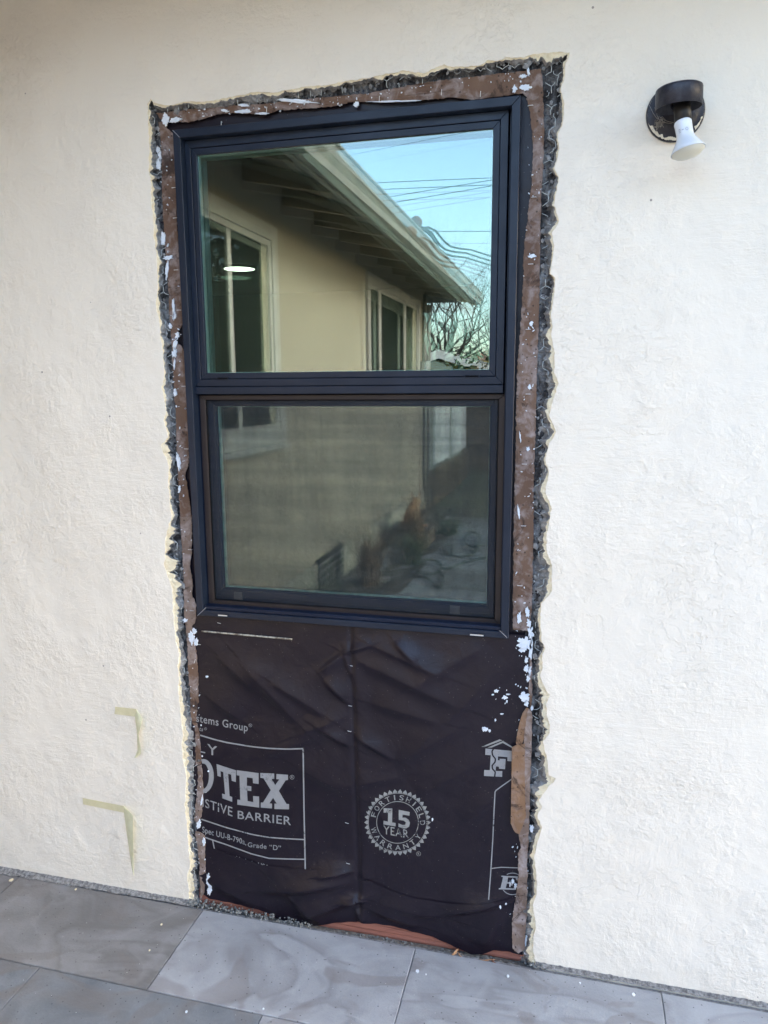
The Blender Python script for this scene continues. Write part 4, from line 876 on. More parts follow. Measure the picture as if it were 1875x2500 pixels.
row2 = [M_SLAB_C, M_SLAB_C, M_SLAB_B, M_SLAB_D, M_SLAB_B, M_SLAB_A, M_SLAB_B, M_SLAB_A, M_SLAB_B]
for i in range(len(xs2)-1): slab(xs2[i], xs2[i+1], -.912, -.302, row2[i])
y = -.912; r_ = 0
while y > -6.0:
    X_ = xs if r_ % 2 == 0 else xs2
    for i in range(len(X_)-1): slab(X_[i], X_[i+1], y-.61, y, rnd.choice(mats))
    y -= .61; r_ += 1
# mortar fillet along the wall foot
def fillet(xa, xb, wfn, seed):
    n = int((xb-xa)/.004); rws = []
    for j in range(6):
        t = j/5; rws.append([(xa+(xb-xa)*i/n, -(.0005+t*wfn(xa+(xb-xa)*i/n)*(1+.35*fr(i*.11, j, seed))), .010*(1-t)**1.5+.0022+.0022*fr(i*.3, j*.9, seed)*(1-t)) for i in range(n+1)])
    return grid('mortar_fillet', rws, M_MORTAR, patio, False)
fillet(-1.70, -1.004, lambda x: .011+.008*max(0, min(1, (-1.1-x)/.5)), 2.0)
fillet(-.04, 3.3, lambda x: .006, 5.0)
# rubble, pebbles and dirt in the slot under the paper
mb = MB(); n = 120
rws = []
for j in range(8):
    rws.append([(-1.0+.98*i/n, -.013+.06*j/7, -.005-.020*j/7+.003*fr(i*.35, j*.8, 3)) for i in range(n+1)])
dirt = tag(grid('dirt_strip', rws, simple('dusty_dirt', (.10, .095, .085), (.26, .24, .20), 60, .95, .006, 150), None, False), kind='stuff')
mb = MB(); rnd = random.Random(31)
def pebble(mb, c, r):
    V = []; t = (1+5**.5)/2
    for q in [(-1, t, 0), (1, t, 0), (-1, -t, 0), (1, -t, 0), (0, -1, t), (0, 1, t), (0, -1, -t), (0, 1, -t), (t, 0, -1), (t, 0, 1), (-t, 0, -1), (-t, 0, 1)]:
        s_ = r*rnd.uniform(.36, .62); V.append((c[0]+q[0]*s_*1.15, c[1]+q[1]*s_, c[2]+q[2]*s_*.8))
    mb.add(V, [(0, 11, 5), (0, 5, 1), (0, 1, 7), (0, 7, 10), (0, 10, 11), (1, 5, 9), (5, 11, 4), (11, 10, 2), (10, 7, 6), (7, 1, 8), (3, 9, 4), (3, 4, 2), (3, 2, 6), (3, 6, 8), (3, 8, 9), (4, 9, 5), (2, 4, 11), (6, 2, 10), (8, 6, 7), (9, 8, 1)])
for k in range(520):
    a_ = rnd.random(); x = -.985+.33*rnd.random() if a_ < .45 else (-.57+.2*rnd.random() if a_ < .65 else -.985+.95*rnd.random())
    yy = rnd.uniform(-.011, .020); pebble(mb, (x, yy, -.005-.33*(yy+.013)+rnd.uniform(-.001, .002)), rnd.uniform(.0010, .0036))
for k in range(260):
    x = -1.0+.36*rnd.random()**1.2; yy = rnd.uniform(-.010, .019); pebble(mb, (x, yy, -.006+.014*rnd.random()*(1-(x+1.0)/.5)), rnd.uniform(.0016, .0042))
for k in range(60): pebble(mb, (rnd.gauss(-1.003, .006), rnd.uniform(-.006, .018), rnd.uniform(-.006, .012)), rnd.uniform(.003, .007))
for k in range(40): pebble(mb, (rnd.gauss(-.035, .008), rnd.uniform(-.006, .018), rnd.uniform(-.012, .008)), rnd.uniform(.003, .006))
for px, py in [(547, 2217), (578, 2224), (600, 2226), (615, 2228), (633, 2233), (640, 2238), (523, 2208), (1120, 2336)]:
    c = W((px, py), .002); pebble(mb, c, rnd.uniform(.004, .006))
M_PEB = simple('grey_pebbles', (.10, .105, .10), (.27, .275, .26), 50, .85, .002, 200)
tag(mb.build('gravel', M_PEB), 'loose grey gravel in the slot between patio and wall', 'gravel', kind='stuff')
# redwood board at the foot of the opening
def board():
    n = 90; mb = MB(); V = []; xa, xb = -.99, -.047
    prof = [(.060, -.002), (.0245, -.001), (.0225, .006), (.0232, .016), (.0218, .019), (.0230, .030), (.0222, .046), (.0250, .062), (.060, .066)]
    for i in range(n+1):
        x = xa+(xb-xa)*i/n
        for k, (yy, zz) in enumerate(prof): V.append((x, yy+.0008*nz(x*9, k*1.3, 2), zz+.0012*nz(x*5, k*.7, 7)-.016))
    m_ = len(prof); Fc = [(i*m_+k, (i+1)*m_+k, (i+1)*m_+k+1, i*m_+k+1) for i in range(n) for k in range(m_-1)]+[tuple(range(m_)), tuple(n*m_+k for k in range(m_))]
    mb.add(V, Fc); return mb.build('redwood_board', M_REDWOOD)
tag(board(), 'split red-brown redwood board showing below the hem of the black paper', 'board')
# dry leaves
def leaf(px, py, ang, L, wd, m, label, y=-.004, curl=.3):
    c = Vector(W((px, py), y)); d = Vector((math.cos(ang), 0, math.sin(ang))); up = Vector((-math.sin(ang)*.8, -.5, math.cos(ang)*.8)).normalized()
    rws = []
    for j in range(5):
        v = j/2-1
        rws.append([tuple(c+d*(i/10-.5)*L+up*v*wd*math.sin(math.pi*min(1, (i+.3)/10.6))**.8+Vector((0, -.006*curl*(1-v*v)-.004*math.sin(i*.5), 0))) for i in range(11)])
    o = grid('dry_leaf', rws, m); s_ = o.modifiers.new('s', 'SOLIDIFY'); s_.thickness = .0005; tag(o, label, 'leaf', 'dry leaves in the slot by the patio edge')
M_LEAF = simple('tan_leaf', (.34, .18, .09), (.46, .27, .15), 60, .6, .002, 150); M_LEAF2 = simple('brown_leaf', (.20, .09, .055), (.29, .14, .09), 60, .6, .002, 150)
leaf(1110, 2326, .85, .026, .0055, M_LEAF, 'tan dry leaf standing up between paper hem and patio')
leaf(1127, 2334, -.8, .026, .0035, M_LEAF, 'narrow tan dry leaf slanting down beside the upright one')
leaf(1188, 2343, .06, .042, .0055, M_LEAF, 'long tan dry leaf lying flat under the right end of the board')
leaf(1207, 2348, -.9, .020, .006, M_LEAF2, 'small red-brown dry leaf at the right tip of the long tan one')
leaf(1240, 2355, .15, .020, .004, simple('grey_leaf', (.22, .20, .17), (.3, .28, .24), 60, .7, 0), 'small grey dry leaf nearest the right end of the slot')
# paint chips on the patio
for k, (px, py, r) in enumerate([(27, 2148, 5), (185, 2170, 2.5), (293, 2164, 2.5), (383, 2193, 3), (394, 2256, 2.5), (365, 2319, 2), (1019, 2370, 4), (1040, 2378, 1.6), (1240, 2382, 3), (1547, 2427, 3.5), (1416, 2399, 2), (455, 2469, 2.5), (643, 2462, 2)]):
    v = RO @ np.array([px-937.5, py-1250.0, FPX]); t = (0.0025-EYE)/v[2]; c = (t*v[0], t*v[1]-DIST)
    mb = MB(); P = [(c[0]+r*.0011*math.cos(a_)*(1+.3*nz(a_, k)), c[1]+r*.0014*math.sin(a_)*(1+.3*nz(k, a_)), .0005) for a_ in [i*math.pi/4 for i in range(8)]]
    mb.prism([Vector(p) for p in P], (0, 0, .0018)); mb.build('paint_chip', M_CREAM if k < 6 else M_WHITE, patio)

# =================================================================== OWN EAVE (just above the picture) 
M_TRIM = simple('beige_trim_paint', (.20, .205, .20), (.24, .245, .235), 8, .6, 0); M_SOF = simple('dark_cream_soffit', (.22, .19, .145), (.27, .23, .18), 6, .8, 0)
M_ROOF = simple('grey_shingles', (.16, .155, .15), (.26, .25, .24), 30, .95, .004, 80)
er = thing('eave', 'open rafter eave of the house projecting above the stucco wall with the lamp', 'eave')
def slope_box(mb, x0, x1, ya, za, yb, zb, th):
    mb.add([(x0, ya, za), (x1, ya, za), (x1, yb, zb), (x0, yb, zb), (x0, ya, za+th), (x1, ya, za+th), (x1, yb, zb+th), (x0, yb, zb+th)], [(0, 3, 2, 1), (4, 5, 6, 7), (0, 1, 5, 4), (1, 2, 6, 5), (2, 3, 7, 6), (3, 0, 4, 7)])
mb = MB(); slope_box(mb, -1.75, 3.6, -.48, 2.54, 4.6, 3.8, .05); mb.build('roof_deck', M_ROOF, er)
for k in range(9):
    mb = MB(); slope_box(mb, -1.5+k*.61, -1.46+k*.61, -.46, 2.455, .10, 2.595, .085); mb.build('rafter', M_SOF, er)
mb = MB(); mb.box(-1.08, 3.6, -.58, -.48, 2.46, 2.59); mb.build('gutter', M_TRIM, er)

# =================================================================== THE WING SEEN IN THE GLASS
wing = thing('house_wing', 'beige stucco wing with open eaves and two white-trimmed windows, mirrored in the glass', 'house')
WXP = -1.705
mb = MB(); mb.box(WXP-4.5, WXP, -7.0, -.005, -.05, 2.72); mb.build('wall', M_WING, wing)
mb = MB(); mb.box(WXP, WXP+.02, -7.0, -.6, -.05, .24); mb.build('foundation', simple('foundation_grey', (.30, .28, .24), (.38, .36, .31), 10, .9, .003), wing)
# roof with overhang .6
ex = WXP+.50
mb = MB(); z0 = 2.47
mb.add([(ex, -7.42, z0), (ex, -.62, z0), (WXP-2.4, -.62, z0+1.0), (WXP-2.4, -7.42, z0+1.0)], [(0, 1, 2, 3)])
mb.add([(ex, -7.42, z0+.06), (ex, -.62, z0+.06), (WXP-2.4, -.62, z0+1.06), (WXP-2.4, -7.42, z0+1.06)], [(0, 1, 2, 3)])
mb.add([(ex, -7.42, z0), (ex, -7.42, z0+.06), (WXP-2.4, -7.42, z0+1.06), (WXP-2.4, -7.42, z0)], [(0, 1, 2, 3)])
mb.add([(WXP-2.4, -7.42, z0+1.0), (WXP-2.4, -.62, z0+1.0), (WXP-4.9, -.62, z0), (WXP-4.9, -7.42, z0)], [(0, 1, 2, 3)])
mb.build('roof', M_ROOF, wing, fix=False)
for k in range(12):
    yy = -.9-k*.56; mb = MB(); s_ = 1.0/(ex-(WXP-2.4))
    xa, xb = WXP-.05, ex-.02
    za, zb_ = z0-.005+(ex-xa)*s_, z0-.005+.02*s_
    mb.add([(xa, yy, za-.12), (xb, yy, zb_-.045), (xb, yy, zb_), (xa, yy, za), (xa, yy-.045, za-.12), (xb, yy-.045, zb_-.045), (xb, yy-.045, zb_), (xa, yy-.045, za)], [(0, 1, 2, 3), (7, 6, 5, 4), (0, 4, 5, 1), (2, 6, 7, 3), (1, 5, 6, 2), (0, 3, 7, 4)])
    mb.build('rafter', M_SOF, wing)
mb = MB(); mb.box(ex, ex+.022, -7.42, -.62, 2.42, 2.55); mb.build('fascia', M_TRIM, wing)
# gutter profile
gp = [(0, 0), (.07, 0), (.075, .035), (.098, .060), (.102, .105), (.112, .112), (.112, .122), (.098, .122), (.090, .110), (0, .110)]
mb = MB(); mb.prism([Vector((ex+.024+a_, -7.47, 2.43+b_)) for a_, b_ in gp], (0, 6.85, 0)); mb.build('gutter', M_TRIM, wing)
M_WT = simple('shaded_white_trim', (.30, .29, .28), (.36, .35, .34), 9, .5, 0); M_CUR = simple('pale_curtain', (.42, .33, .29), (.50, .42, .38), 7, .9, 0); M_INT = mat('window_interior', (.012, .012, .014), .9)  # white trim darkened: the eave's shade is put into its colour
def wwin(ya, yb, za, zb2, mull, cur, mh_):
    """window on the wing: ya nearer the stucco wall (less negative)"""
    x = WXP
    def rg(name, a0, a1, b0, b1, wd, xa, xb, m, par):
        mb = MB(); mb.box(xa, xb, a1, a1+wd, b0, b1).box(xa, xb, a0-wd, a0, b0, b1).box(xa+.0005, xb-.0005, a1+wd, a0-wd, b0, b0+wd).box(xa+.0005, xb-.0005, a1+wd, a0-wd, b1-wd, b1); return mb.build(name, m, par, bevel=.002)
    f = rg('window', ya, yb, za, zb2, .085, x, x+.028, M_WT, wing)
    rg('sash', ya-.086, yb+.086, za+.086, zb2-.086, .032, x+.001, x+.018, M_WT, f)
    mb = MB(); mb.box(x, x+.05, yb-.02, ya+.02, za-.03, za-.002); mb.build('sill', M_WT, f, bevel=.003)
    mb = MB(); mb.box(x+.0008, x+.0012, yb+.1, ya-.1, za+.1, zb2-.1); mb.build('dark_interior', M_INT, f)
    for q in mull: mb = MB(); mb.box(x+.0015, x+.017, ya+(yb-ya)*q-mh_, ya+(yb-ya)*q+mh_, za+.1, zb2-.1); mb.build('mullion', M_WT, f)
    for c0, c1 in cur:
        n = 26; rws = []
        for j in range(2):
            rws.append([(x+.004+.0022*math.sin(i*1.4), ya+(yb-ya)*(c0+(c1-c0)*i/n), (za+.1) if j == 0 else (zb2-.1)) for i in range(n+1)])
        grid('curtain', rws, M_CUR, f)
    V = [(x+.0105, a_, b_) for a_, b_ in ((yb+.1, za+.1), (ya-.1, za+.1), (ya-.1, zb2-.1), (yb+.1, zb2-.1))]
    link('window_pane', mesh('p', V, [(0, 1, 2, 3)]), M_GLASSW, f)
wwin(-.85, -2.42, 1.13, 2.36, (.30, .603), ((.875, .94),), .022)
wwin(-4.40, -6.60, 1.48, 2.41, (.20, .665), ((.86, .95),), .045)
# vent, conduit, corner pipe, meter box
mb = MB(); mb.box(WXP+.0005, WXP+.024, -3.55, -2.95, .02, .26); vt = mb.build('crawl_space_vent', M_INT, wing)
for k in range(4): mb = MB(); mb.box(WXP+.024, WXP+.03, -3.54, -2.96, .05+k*.055, .065+k*.055); mb.build('louvre', M_TRIM, vt)
mb = MB(); mb.tube([(WXP+.03, -6.85, .1), (WXP+.03, -6.85, 2.5)], .024, 10); mb.build('conduit', M_TRIM, wing, True)
mb = MB(); mb.box(WXP, WXP+.10, -6.80, -6.62, 1.35, 1.75); mb.build('meter_box', M_TRIM, wing, bevel=.008)
mb = MB(); mb.tube([(WXP+.05, -6.97, .0), (WXP+.05, -6.97, 2.4)], .03, 10); mb.build('downspout', M_TRIM, wing, True)
# mast head with service drop
MXX = -1.36
mh = MX(crop(960, 500, .1945, [(272, 205)])[0], MXX); mhv = Vector(mh)
mast = thing('service_mast', 'rusty weatherhead on the wing roof with looping service cables, mirrored against the sky', 'service mast')
M_RUST = simple('rusty_brown', (.10, .05, .04), (.16, .08, .06), 30, .7, 0); M_CAB = mat('black_cable', (.02, .02, .022), .6)
mb = MB(); mb.tube([mhv+Vector((-.02, 0, -.22)), mhv+Vector((0, 0, -.03))], .028, 12); mb.build('pipe', M_RUST, mast, True)
mb = MB(); mb.lathe([(.0001, .052), (.035, .042), (.054, .014), (.052, -.02), (.026, -.035)], Matrix.Translation(mhv) @ Matrix.Rotation(R(25), 4, 'X'), 20); mb.build('weatherhead', M_RUST, mast, True)
k0 = crop(960, 500, .1945, [(290, 225), (340, 285), (400, 290), (470, 340), (560, 480), (640, 545), (740, 572), (900, 590), (1240, 700)])
for o_ in ((0, 0, .0), (0, 3.5, .01), (3, -2.5, .02)):
    P = [Vector(MX((p[0]+o_[0]*min(i, 4), p[1]+o_[1]*min(i, 4)*.8), MXX+.02*i)) for i, p in enumerate(k0)]
    mb = MB(); mb.tube(P, .011, 6); mb.build('service_cable', M_CAB, mast, True)
# overhead lines between distant poles
wires = [((700, 405), (1240, 395)), ((700, 448), (1240, 420)), ((760, 480), (1240, 405)), ((740, 505), (1240, 422)), ((860, 565), (1260, 562)), ((760, 395), (1100, 330))]
for k, (a_, b_) in enumerate(wires):
    a_, b_ = np.array(a_, float), np.array(b_, float)
    if k < 4: a_, b_ = np.array([(850+220*.3617, 110+925*.3617), (850+260*.3617, 110+970*.3617), (850+245*.3617, 110+1028*.3617), (850+285*.3617, 110+1065*.3617)][k]), np.array([(1202, 432), (1202, 449), (1202, 437), (1202, 451)][k], float)
    e = (b_-a_); pts = [Vector(MY(a_+e*t, 16)) for t in (-1.6, -.6, 0, .5, 1, 1.8, 3)]
    if k == 5: pts = [Vector(MY(a_+e*t, 20)) for t in (-1, 0, 1, 2)]
    mb = MB(); mb.tube(pts, .009 if k != 5 else .005, 5)
    tag(mb.build('overhead_wire', M_CAB, None, True), ['uppermost dark overhead wire in the mirrored sky', 'second overhead wire down in the mirrored sky', 'steep thin wire crossing the two level ones in the mirrored sky', 'lowest of the four wires that meet at the right glass edge',
        'single wire running level behind the weatherhead loops', 'faintest thin wire near the top of the mirrored sky'][k], 'wire', 'overhead wires mirrored in the upper glass')

# porch with white slatted rail and lattice, beyond the wing's corner
porch = thing('porch', 'white slatted porch side with brown lattice skirt, mirrored in the lower sash', 'porch')
px_ = -1.62
M_WP = simple('porch_white', (.62, .64, .68), (.52, .54, .58), 5, .6, 0); M_LAT = simple('brown_lattice', (.09, .065, .045), (.13, .10, .07), 9, .8, 0)
for k in range(22):
    ya = -7.25-k*.125
    if 9 <= k <= 10: continue
    mb = MB(); mb.box(px_-.03, px_, ya-.112, ya, .50, 1.30); mb.build('slat', M_WP, porch)
mb = MB(); mb.box(px_-.5, px_+.12, -10.1, -7.15, 1.31, 1.36); mb.build('cap', M_WP, porch)
mb = MB(); mb.box(px_-.06, px_-.031, -8.62, -8.36, .5, 1.3); mb.build('post', M_LAT, porch)
mb = MB(); mb.box(px_-.08, px_+.02, -10.1, -7.2, .42, .49); mb.build('rail', M_LAT, porch)
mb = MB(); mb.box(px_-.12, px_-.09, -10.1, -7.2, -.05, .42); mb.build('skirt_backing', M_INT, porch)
mb = MB()
for k in range(34):
    ya = -7.2-k*.09
    for sg in (1, -1):
        y1_ = ya+sg*.4; mb.add([(px_+.002*sg, ya, 0), (px_+.002*sg, ya-.035, 0), (px_+.002*sg, y1_-.035, .41), (px_+.002*sg, y1_, .41), (px_-.01+.002*sg, ya, 0), (px_-.01+.002*sg, ya-.035, 0), (px_-.01+.002*sg, y1_-.035, .41), (px_-.01+.002*sg, y1_, .41)],
               [(0, 1, 2, 3), (7, 6, 5, 4), (0, 4, 5, 1), (1, 5, 6, 2), (2, 6, 7, 3), (3, 7, 4, 0)])
mb.build('lattice', M_LAT, porch)
# board fence
fence = thing('board_fence', 'brown vertical board fence across the end of the yard, mirrored low at the right', 'fence')
M_FB = wood('fence_board', (.12, .085, .06), (.20, .14, .10), (.05, .035, .03), (30, 30, 2))
fm_ = None
for k in range(118):
    mb_ = MB(); x_ = -9+k*.15
    if fm_ is None: mb_.box(0, .142, 0, .02, 0, 1.62); o = mb_.build('board', M_FB, fence); fm_ = o
    else: o = fm_.copy(); C.objects.link(o); o.parent = fence
    o.location = (x_, -11.9+.004*math.sin(k*2.1), -.05+.01*math.sin(k*3.7))
for k in range(2): mb = MB(); mb.box(-9, 8.7, -11.86, -11.82, .4+k*.8, .49+k*.8); mb.build('rail', M_FB, fence)

# neighbour house with a pale gable
nb = thing('neighbour_house', 'small yellow neighbour house with white gable trim, mirrored at the glass corner', 'house')
ap = MY(crop(480, 350, .44605, [(1335, 1132)])[0], 13.6); rt = MY(crop(480, 350, .44605, [(1600, 1215)])[0], 13.6); yb_ = -13.6
M_YEL = simple('yellow_siding', (.66, .46, .13), (.72, .52, .17), 3, .8, 0); M_WTR = mat('bright_white_trim', (.80, .76, .72), .6)
sl_ = (ap[2]-rt[2])/(rt[0]-ap[0]); hw = 2.8
mb = MB(); mb.prism([Vector((ap[0]-hw, yb_-.3, 0)), Vector((ap[0]+hw, yb_-.3, 0)), Vector((ap[0]+hw, yb_-.3, ap[2]-hw*sl_-.15)), Vector((ap[0], yb_-.3, ap[2]-.15)), Vector((ap[0]-hw, yb_-.3, ap[2]-hw*sl_-.15))], (0, -8, 0)); mb.build('wall', M_YEL, nb)
for s_ in (-1, 1):
    mb = MB(); e_ = ap[0]+s_*(hw+.5); mb.prism([Vector((ap[0], yb_+.3, ap[2])), Vector((e_, yb_+.3, ap[2]-(hw+.5)*sl_)), Vector((e_, yb_+.3, ap[2]-(hw+.5)*sl_-.17)), Vector((ap[0], yb_+.3, ap[2]-.17))], (0, -.05, 0)); mb.build('barge_board', M_WTR, nb)
    mb = MB(); mb.prism([Vector((ap[0], yb_+.24, ap[2]+.02)), Vector((e_, yb_+.24, ap[2]-(hw+.5)*sl_+.02)), Vector((e_, yb_+.24, ap[2]-(hw+.5)*sl_-.1)), Vector((ap[0], yb_+.24, ap[2]-.1))], (0, -8.8, 0)); mb.build('roof', M_ROOF, nb)
mb = MB(); mb.box(ap[0]-.45, ap[0]+.05, yb_-.29, yb_-.1, 0, ap[2]-.3); mb.build('corner_board', simple('pale_yellow', (.66, .54, .28), (.7, .58, .3), 3, .8, 0), nb)
nb2 = thing('far_roof', 'low brown tiled roof behind the yellow house at the right glass edge', 'roof')
p_ = MY((1196, 850), 44); mb = MB(); mb.prism([Vector((p_[0]-1.4, -44, p_[2]-.7)), Vector((p_[0]+12, -44, p_[2]-.7)), Vector((p_[0]+9, -46, p_[2]+1.2)), Vector((p_[0]+2, -46, p_[2]+1.2))], (0, -1, 0)); mb.build('tiles', simple('red_tiles', (.20, .10, .07), (.28, .14, .10), 3, .9, 0), nb2)
mb = MB(); mb.box(p_[0]-.8, p_[0]+11, -48, -46.9, -.06, p_[2]-.6); mb.build('wall', M_YEL, nb2)

# trees
def bare_tree(label, base, height, seed, n0=5, spread=1.0, lean=(0, 0), group=None, thick=.16, levels=6):
    rnd = random.Random(seed); t = thing('bare_tree', label, 'tree', group=group); mbT = MB(); mbC = MB()
    def br(p, d, L, r, lv):
        pts = [p]; rr = [r]; n = 4 if lv < 3 else 3; q = p
        for i in range(n):
            d = (d+Vector((rnd.gauss(0, .16), rnd.gauss(0, .16), rnd.gauss(.03, .13)))).normalized(); q = q+d*L/n; pts.append(q); rr.append(r*(1-.45*(i+1)/n))
        (mbT if lv < 2 else mbC).tube(pts, rr, 6 if lv < 2 else (4 if lv < 4 else 3), False)
        if lv >= levels: return
        k = rnd.choice((2, 3, 3)) if lv < levels-1 else rnd.choice((2, 3, 4))
        for j in range(k):
            i = rnd.choice((2, len(pts)-1, len(pts)-1)) if lv else len(pts)-1
            nd = (d+Vector((rnd.gauss(0, .6), rnd.gauss(0, .6), rnd.gauss(.05, .35)))*spread).normalized()
            if nd.z < -.2: nd.z = .1
            br(pts[i], nd, L*rnd.uniform(.62, .85), rr[i]*rnd.uniform(.55, .75), lv+1)
    b0 = Vector(base)
    br(b0, Vector((lean[0], lean[1], 1)).normalized(), height*.25, thick, 0)
    for k in range(n0): br(b0+Vector((lean[0], lean[1], 1)).normalized()*height*.22, Vector((rnd.gauss(0, .8), rnd.gauss(0, .8), .8)).normalized(), height*.24, thick*.6, 1)
    m_ = simple('dark_bark', (.035, .028, .024), (.07, .055, .045), 8, .9, 0)
    mbT.build('trunk', m_, t, True); mbC.build('crown', m_, t, True); return t
tc = MY((1130, 830), 24)
bare_tree('large bare spreading tree filling the gap under the eave, mirrored right of the wing', (tc[0]-.8, -24, -.06), 8.2, 5, 13, 1.0, (0.1, 0), thick=.15, levels=7)
bare_tree('smaller bare tree behind the large one, its twigs reaching above the gutter end', (tc[0]+1.6, -29, -.06), 8.6, 12, 9, .9, thick=.11)
bare_tree('bare tree across the yard that shows only in the wing windows, nearer one', (1.6, -17, -.06), 6.2, 17, 8, 1.0, group='bare trees across the yard')
bare_tree('bare tree across the yard beside the fence, farther one', (8.5, -14, -.06), 7.0, 23, 5, 1.0, group='bare trees across the yard')
# leafy shrub before the yellow house
def shrub(label, base, w_, h_, seed, n=900, col=((.025, .05, .018), (.05, .085, .03)), ls=.09):
    rnd = random.Random(seed); t = thing('shrub', label, 'shrub'); mb = MB()
    for k in range(n):
        a_, r_ = rnd.uniform(0, 6.28), rnd.random()**.5; z = rnd.random()
        c = Vector((base[0]+w_*r_*math.cos(a_)*(.5+.5*math.sin(z*3)), base[1]+w_*r_*math.sin(a_)*.6, base[2]+h_*z*(.7+.3*rnd.random())))
        d = Vector((rnd.gauss(0, 1), rnd.gauss(0, 1), rnd.gauss(0, 1))).normalized(); e = d.orthogonal().normalized()
        s_ = ls*rnd.uniform(.5, 1.1); mb.add([c-d*s_, c+e*s_*.4, c+d*s_, c-e*s_*.4], [(0, 1, 2, 3)])
    mb.build('leaves', simple('shrub_leaf', col[0], col[1], 4, .6, 0), t)
    mb = MB(); mb.tube([base, (base[0]+.1, base[1], base[2]+h_*.8)], .04, 5); mb.build('stem', M_FB, t); return t
sp = MY((1150, 900), 12.4); shrub('dark leafy shrub in front of the yellow house, mirrored at the glass corner', (sp[0], -12.4, -.06), .5, sp[2]+.55, 3)

# bed along the wing: grasses, planter, cat, hose
mb = MB(); rws = [[(WXP+.02+.55*i/12*(1+.08*nz(j*.7, 2)), -.7-j*.12, -.004+.02*abs(fr(i*.5, j*.5, 2))) for i in range(13)] for j in range(54)]
tag(grid('planting_bed', rws, simple('dark_soil', (.035, .03, .025), (.09, .075, .055), 12, .95, .01, 60), None, False), kind='structure')
def clump(label, c, h, n, seed, col, spread=.5, grp='ornamental grass clumps along the wing'):
    rnd = random.Random(seed); mb = MB()
    for k in range(n):
        a_ = rnd.uniform(0, 6.28); L = h*rnd.uniform(.6, 1.15); s_ = spread*rnd.uniform(.4, 1.3); b0 = Vector(c)+Vector((rnd.gauss(0, .03), rnd.gauss(0, .03), 0)); wd = rnd.uniform(.0025, .005)
        d = Vector((math.cos(a_), math.sin(a_), 0)); e = Vector((-d.y, d.x, 0)); V = []
        for i in range(6):
            t = i/5; p = b0+d*L*s_*t*t+Vector((0, 0, L*(t-.45*s_*t**3))); V += [p-e*wd*(1-t*.9), p+e*wd*(1-t*.9)]
        mb.add(V, [(2*i, 2*i+1, 2*i+3, 2*i+2) for i in range(5)])
    return tag(mb.build('grass_clump', simple('blade', col[0], col[1], 9, .6, 0), fix=False), label, 'ornamental grass', grp)
cpy = MX((1002, 1222), -1.42)[1]
GRN = ((.03, .06, .03), (.06, .09, .04)); BRN = ((.16, .10, .06), (.22, .14, .08)); LG = ((.05, .09, .03), (.08, .12, .04))
clump('arching dark green grass clump nearest the crawl-space vent', (-1.40, -2.3, 0), .50, 170, 1, GRN, .8)
clump('small dark grass clump in front of the arching one', (-1.38, -1.95, 0), .32, 120, 2, GRN, .7)
clump('reddish-brown dry grass clump beneath the cat', (-1.42, -3.35, 0), .55, 260, 3, BRN, .6)
clump('tall reddish dry grass clump standing just before the planter box', (-1.34, cpy+.24, 0), .60, 150, 6, BRN, .45)
clump('green grass clump beyond the brown dry one', (-1.25, -4.1, 0), .35, 240, 4, LG, .9)
clump('low green grass patch at the far end of the bed', (-1.15, -5.4, 0), .22, 300, 5, LG, 1.3)
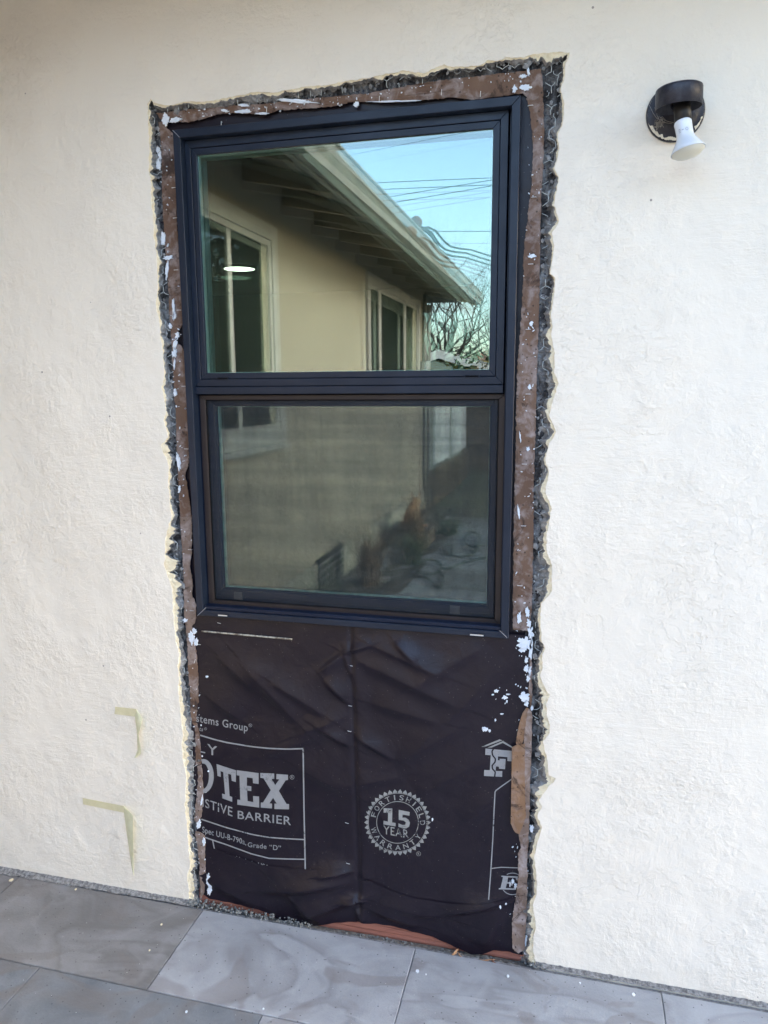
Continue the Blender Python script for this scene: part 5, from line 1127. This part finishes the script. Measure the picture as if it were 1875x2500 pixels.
# planter and cat
pt = thing('planter_box', 'brown wooden planter box by the wing wall under the cat', 'planter')
cp = MX((1002, 1222), -1.42); ch = cp[2]
mb = MB(); mb.box(-1.60, -1.24, cp[1]-.18, cp[1]+.18, 0, ch-.28); mb.build('box', M_FB, pt, bevel=.006)
mb = MB(); mb.box(-1.62, -1.22, cp[1]-.20, cp[1]+.20, ch-.28, ch-.25); mb.build('rim', M_LAT, pt, bevel=.004)
def cat():
    t = thing('cat', 'ginger cat sitting by the wing wall, looking towards the yard, mirrored in the lower sash', 'cat')
    M_FUR = simple('ginger_fur', (.34, .15, .06), (.46, .24, .11), 26, .9, .002, 120); M_WF = simple('white_fur', (.62, .58, .52), (.7, .67, .6), 20, .9, 0)
    base = Vector((-1.42, cp[1], ch-.25))
    me = bpy.data.meshes.new('body'); b = bmesh.new(); lay = b.verts.layers.skin.verify()
    def v(p, r): x = b.verts.new(base+Vector(p)); x[lay].radius = (r, r); return x
    hip = v((0, .09, .07), .075); mid = v((0, .03, .12), .070); sh = v((0, -.05, .16), .058); nk = v((.005, -.075, .195), .040); hd = v((.01, -.095, .225), .058); mz = v((.018, -.145, .210), .026)
    for a_, c_ in ((hip, mid), (mid, sh), (sh, nk), (nk, hd), (hd, mz)): b.edges.new((a_, c_))
    for s_ in (-1, 1):
        e1 = v((.025*s_, -.075, .09), .024); e2 = v((.027*s_, -.085, .018), .017); e3 = v((.027*s_, -.11, .012), .015); b.edges.new((sh, e1)); b.edges.new((e1, e2)); b.edges.new((e2, e3))
        k1 = v((.05*s_, .05, .05), .036); k2 = v((.055*s_, -.01, .018), .018); b.edges.new((hip, k1)); b.edges.new((k1, k2))
    tl = hip
    for p, r in (((.05, .15, .03), .02), ((.11, .13, .02), .017), ((.15, .06, .018), .013)): n_ = v(p, r); b.edges.new((tl, n_)); tl = n_
    b.to_mesh(me); b.free(); o = link('body', me, M_FUR, t)
    me.skin_vertices[0].data[0].use_root = True
    o.modifiers.new('skin', 'SKIN'); sb = o.modifiers.new('sub', 'SUBSURF'); sb.levels = 2; sb.render_levels = 2
    for s_ in (-1, 1):
        c0 = base+Vector((.01+.036*s_, -.088, .272)); mb = MB()
        mb.add([c0+Vector((-.018, .010, -.012)), c0+Vector((.018, .010, -.012)), c0+Vector((0, -.014, -.014)), c0+Vector((.008*s_, .004, .046))], [(0, 1, 3), (1, 2, 3), (2, 0, 3), (0, 2, 1)]); mb.build('ear', M_FUR, t)
        mb = MB(); mb.lathe([(.0001, -.006), (.005, -.003), (.006, 0), (.005, .003), (.0001, .006)], Matrix.Translation(base+Vector((.012+.020*s_, -.138, .235))), 10); mb.build('eye', mat('cat_eye', (.25, .22, .05), .1), t)
    mb = MB(); mb.lathe([(.0001, -.014), (.016, -.008), (.02, 0), (.015, .01), (.0001, .014)], Matrix.Translation(base+Vector((.018, -.150, .203))), 14); mb.build('muzzle', M_WF, t, True)
cat()
# garden hose in loops
def px_floor(pts, z=.012): return [Vector(MZ(p, z)) for p in pts]
c2 = lambda u, v: (800+u*.2532, 1000+v*.2532)
pts = [c2(1700, 1440), c2(1540, 1450)]
def loop(cx_, cy_, rx, ry, a0, a1, n=16): return [c2(cx_+rx*math.cos(R(a0+(a1-a0)*i/n)), cy_+ry*math.sin(R(a0+(a1-a0)*i/n))) for i in range(n+1)]
pts += [c2(1300, 1500), c2(1120, 1570)]+loop(945, 1545, 130, 75, 10, 400)+[c2(1100, 1660), c2(1060, 1760), c2(900, 1640), c2(780, 1650)]
mb = MB(); mb.tube(px_floor(pts), .011, 6)
pts2 = [c2(1700, 1290), c2(1500, 1330)]+loop(1380, 1270, 70, 72, 60, 430)+[c2(1440, 1350), c2(1380, 1420), c2(1250, 1450)]+loop(1140, 1370, 45, 50, 90, 420)+[c2(1180, 1400)]
mb.tube(px_floor(pts2), .010, 6)
tag(mb.build('garden_hose', mat('dark_green_hose', (.03, .05, .035), .5), None, True), 'dark garden hose lying in loops on the patio, mirrored in the lower sash', 'hose')

# unseen evergreens added so the wing's panes mirror dark crowns, not bright sky
def evergreen(label, base, w_, h_, seed):
    rnd = random.Random(seed); t = thing('added_evergreen', label, 'tree', group='evergreens added to darken the wing panes'); mb = MB()
    lobes = [(rnd.gauss(0, .35)*w_, rnd.gauss(0, .35)*w_, h_*rnd.uniform(.2, .85), w_*rnd.uniform(.35, .6)) for _ in range(16)]
    for k in range(4200):
        lx, ly, lz, lr = rnd.choice(lobes); d = Vector((rnd.gauss(0, 1), rnd.gauss(0, 1), rnd.gauss(0, 1))).normalized()*lr*rnd.uniform(.6, 1.05)
        c = Vector((base[0]+lx, base[1]+ly, base[2]+lz))+d
        if c.z < 0: continue
        e = Vector((rnd.gauss(0, 1), rnd.gauss(0, 1), rnd.gauss(0, 1))).normalized(); f = e.orthogonal().normalized(); s_ = rnd.uniform(.12, .28)
        mb.add([c-e*s_, c+f*s_*.5, c+e*s_, c-f*s_*.5], [(0, 1, 2, 3)])
    mb.build('crown', simple('evergreen_leaf', (.012, .022, .010), (.03, .045, .02), 2, .7, 0), t, fix=False)
    mb = MB(); mb.tube([base, (base[0], base[1], h_*.6)], [.2, .1], 7, False); mb.build('trunk', M_FB, t)
for k, (x_, y_, w_, h_, lb) in enumerate([(3.0, -24, 2.6, 6.0, 'lowest added dark evergreen, standing behind the bare tree across the yard'), (7.0, -21, 3.2, 7.5, 'first added dark evergreen right of the yellow house, farthest left of its row'), (11.5, -21, 3.4, 8.2, 'second added dark evergreen of the row behind the yard, tallest'),
        (15.5, -19, 3.4, 7.4, 'third added dark evergreen of the row, where the row turns'), (16.5, -13.5, 3.2, 7.0, 'fourth added dark evergreen, halfway along the right side of the yard'), (16.5, -8.5, 3.0, 6.0, 'fifth added dark evergreen, nearest to the stucco house')]):
    evergreen(lb, (x_, y_, -.06), w_, h_, 60+k)
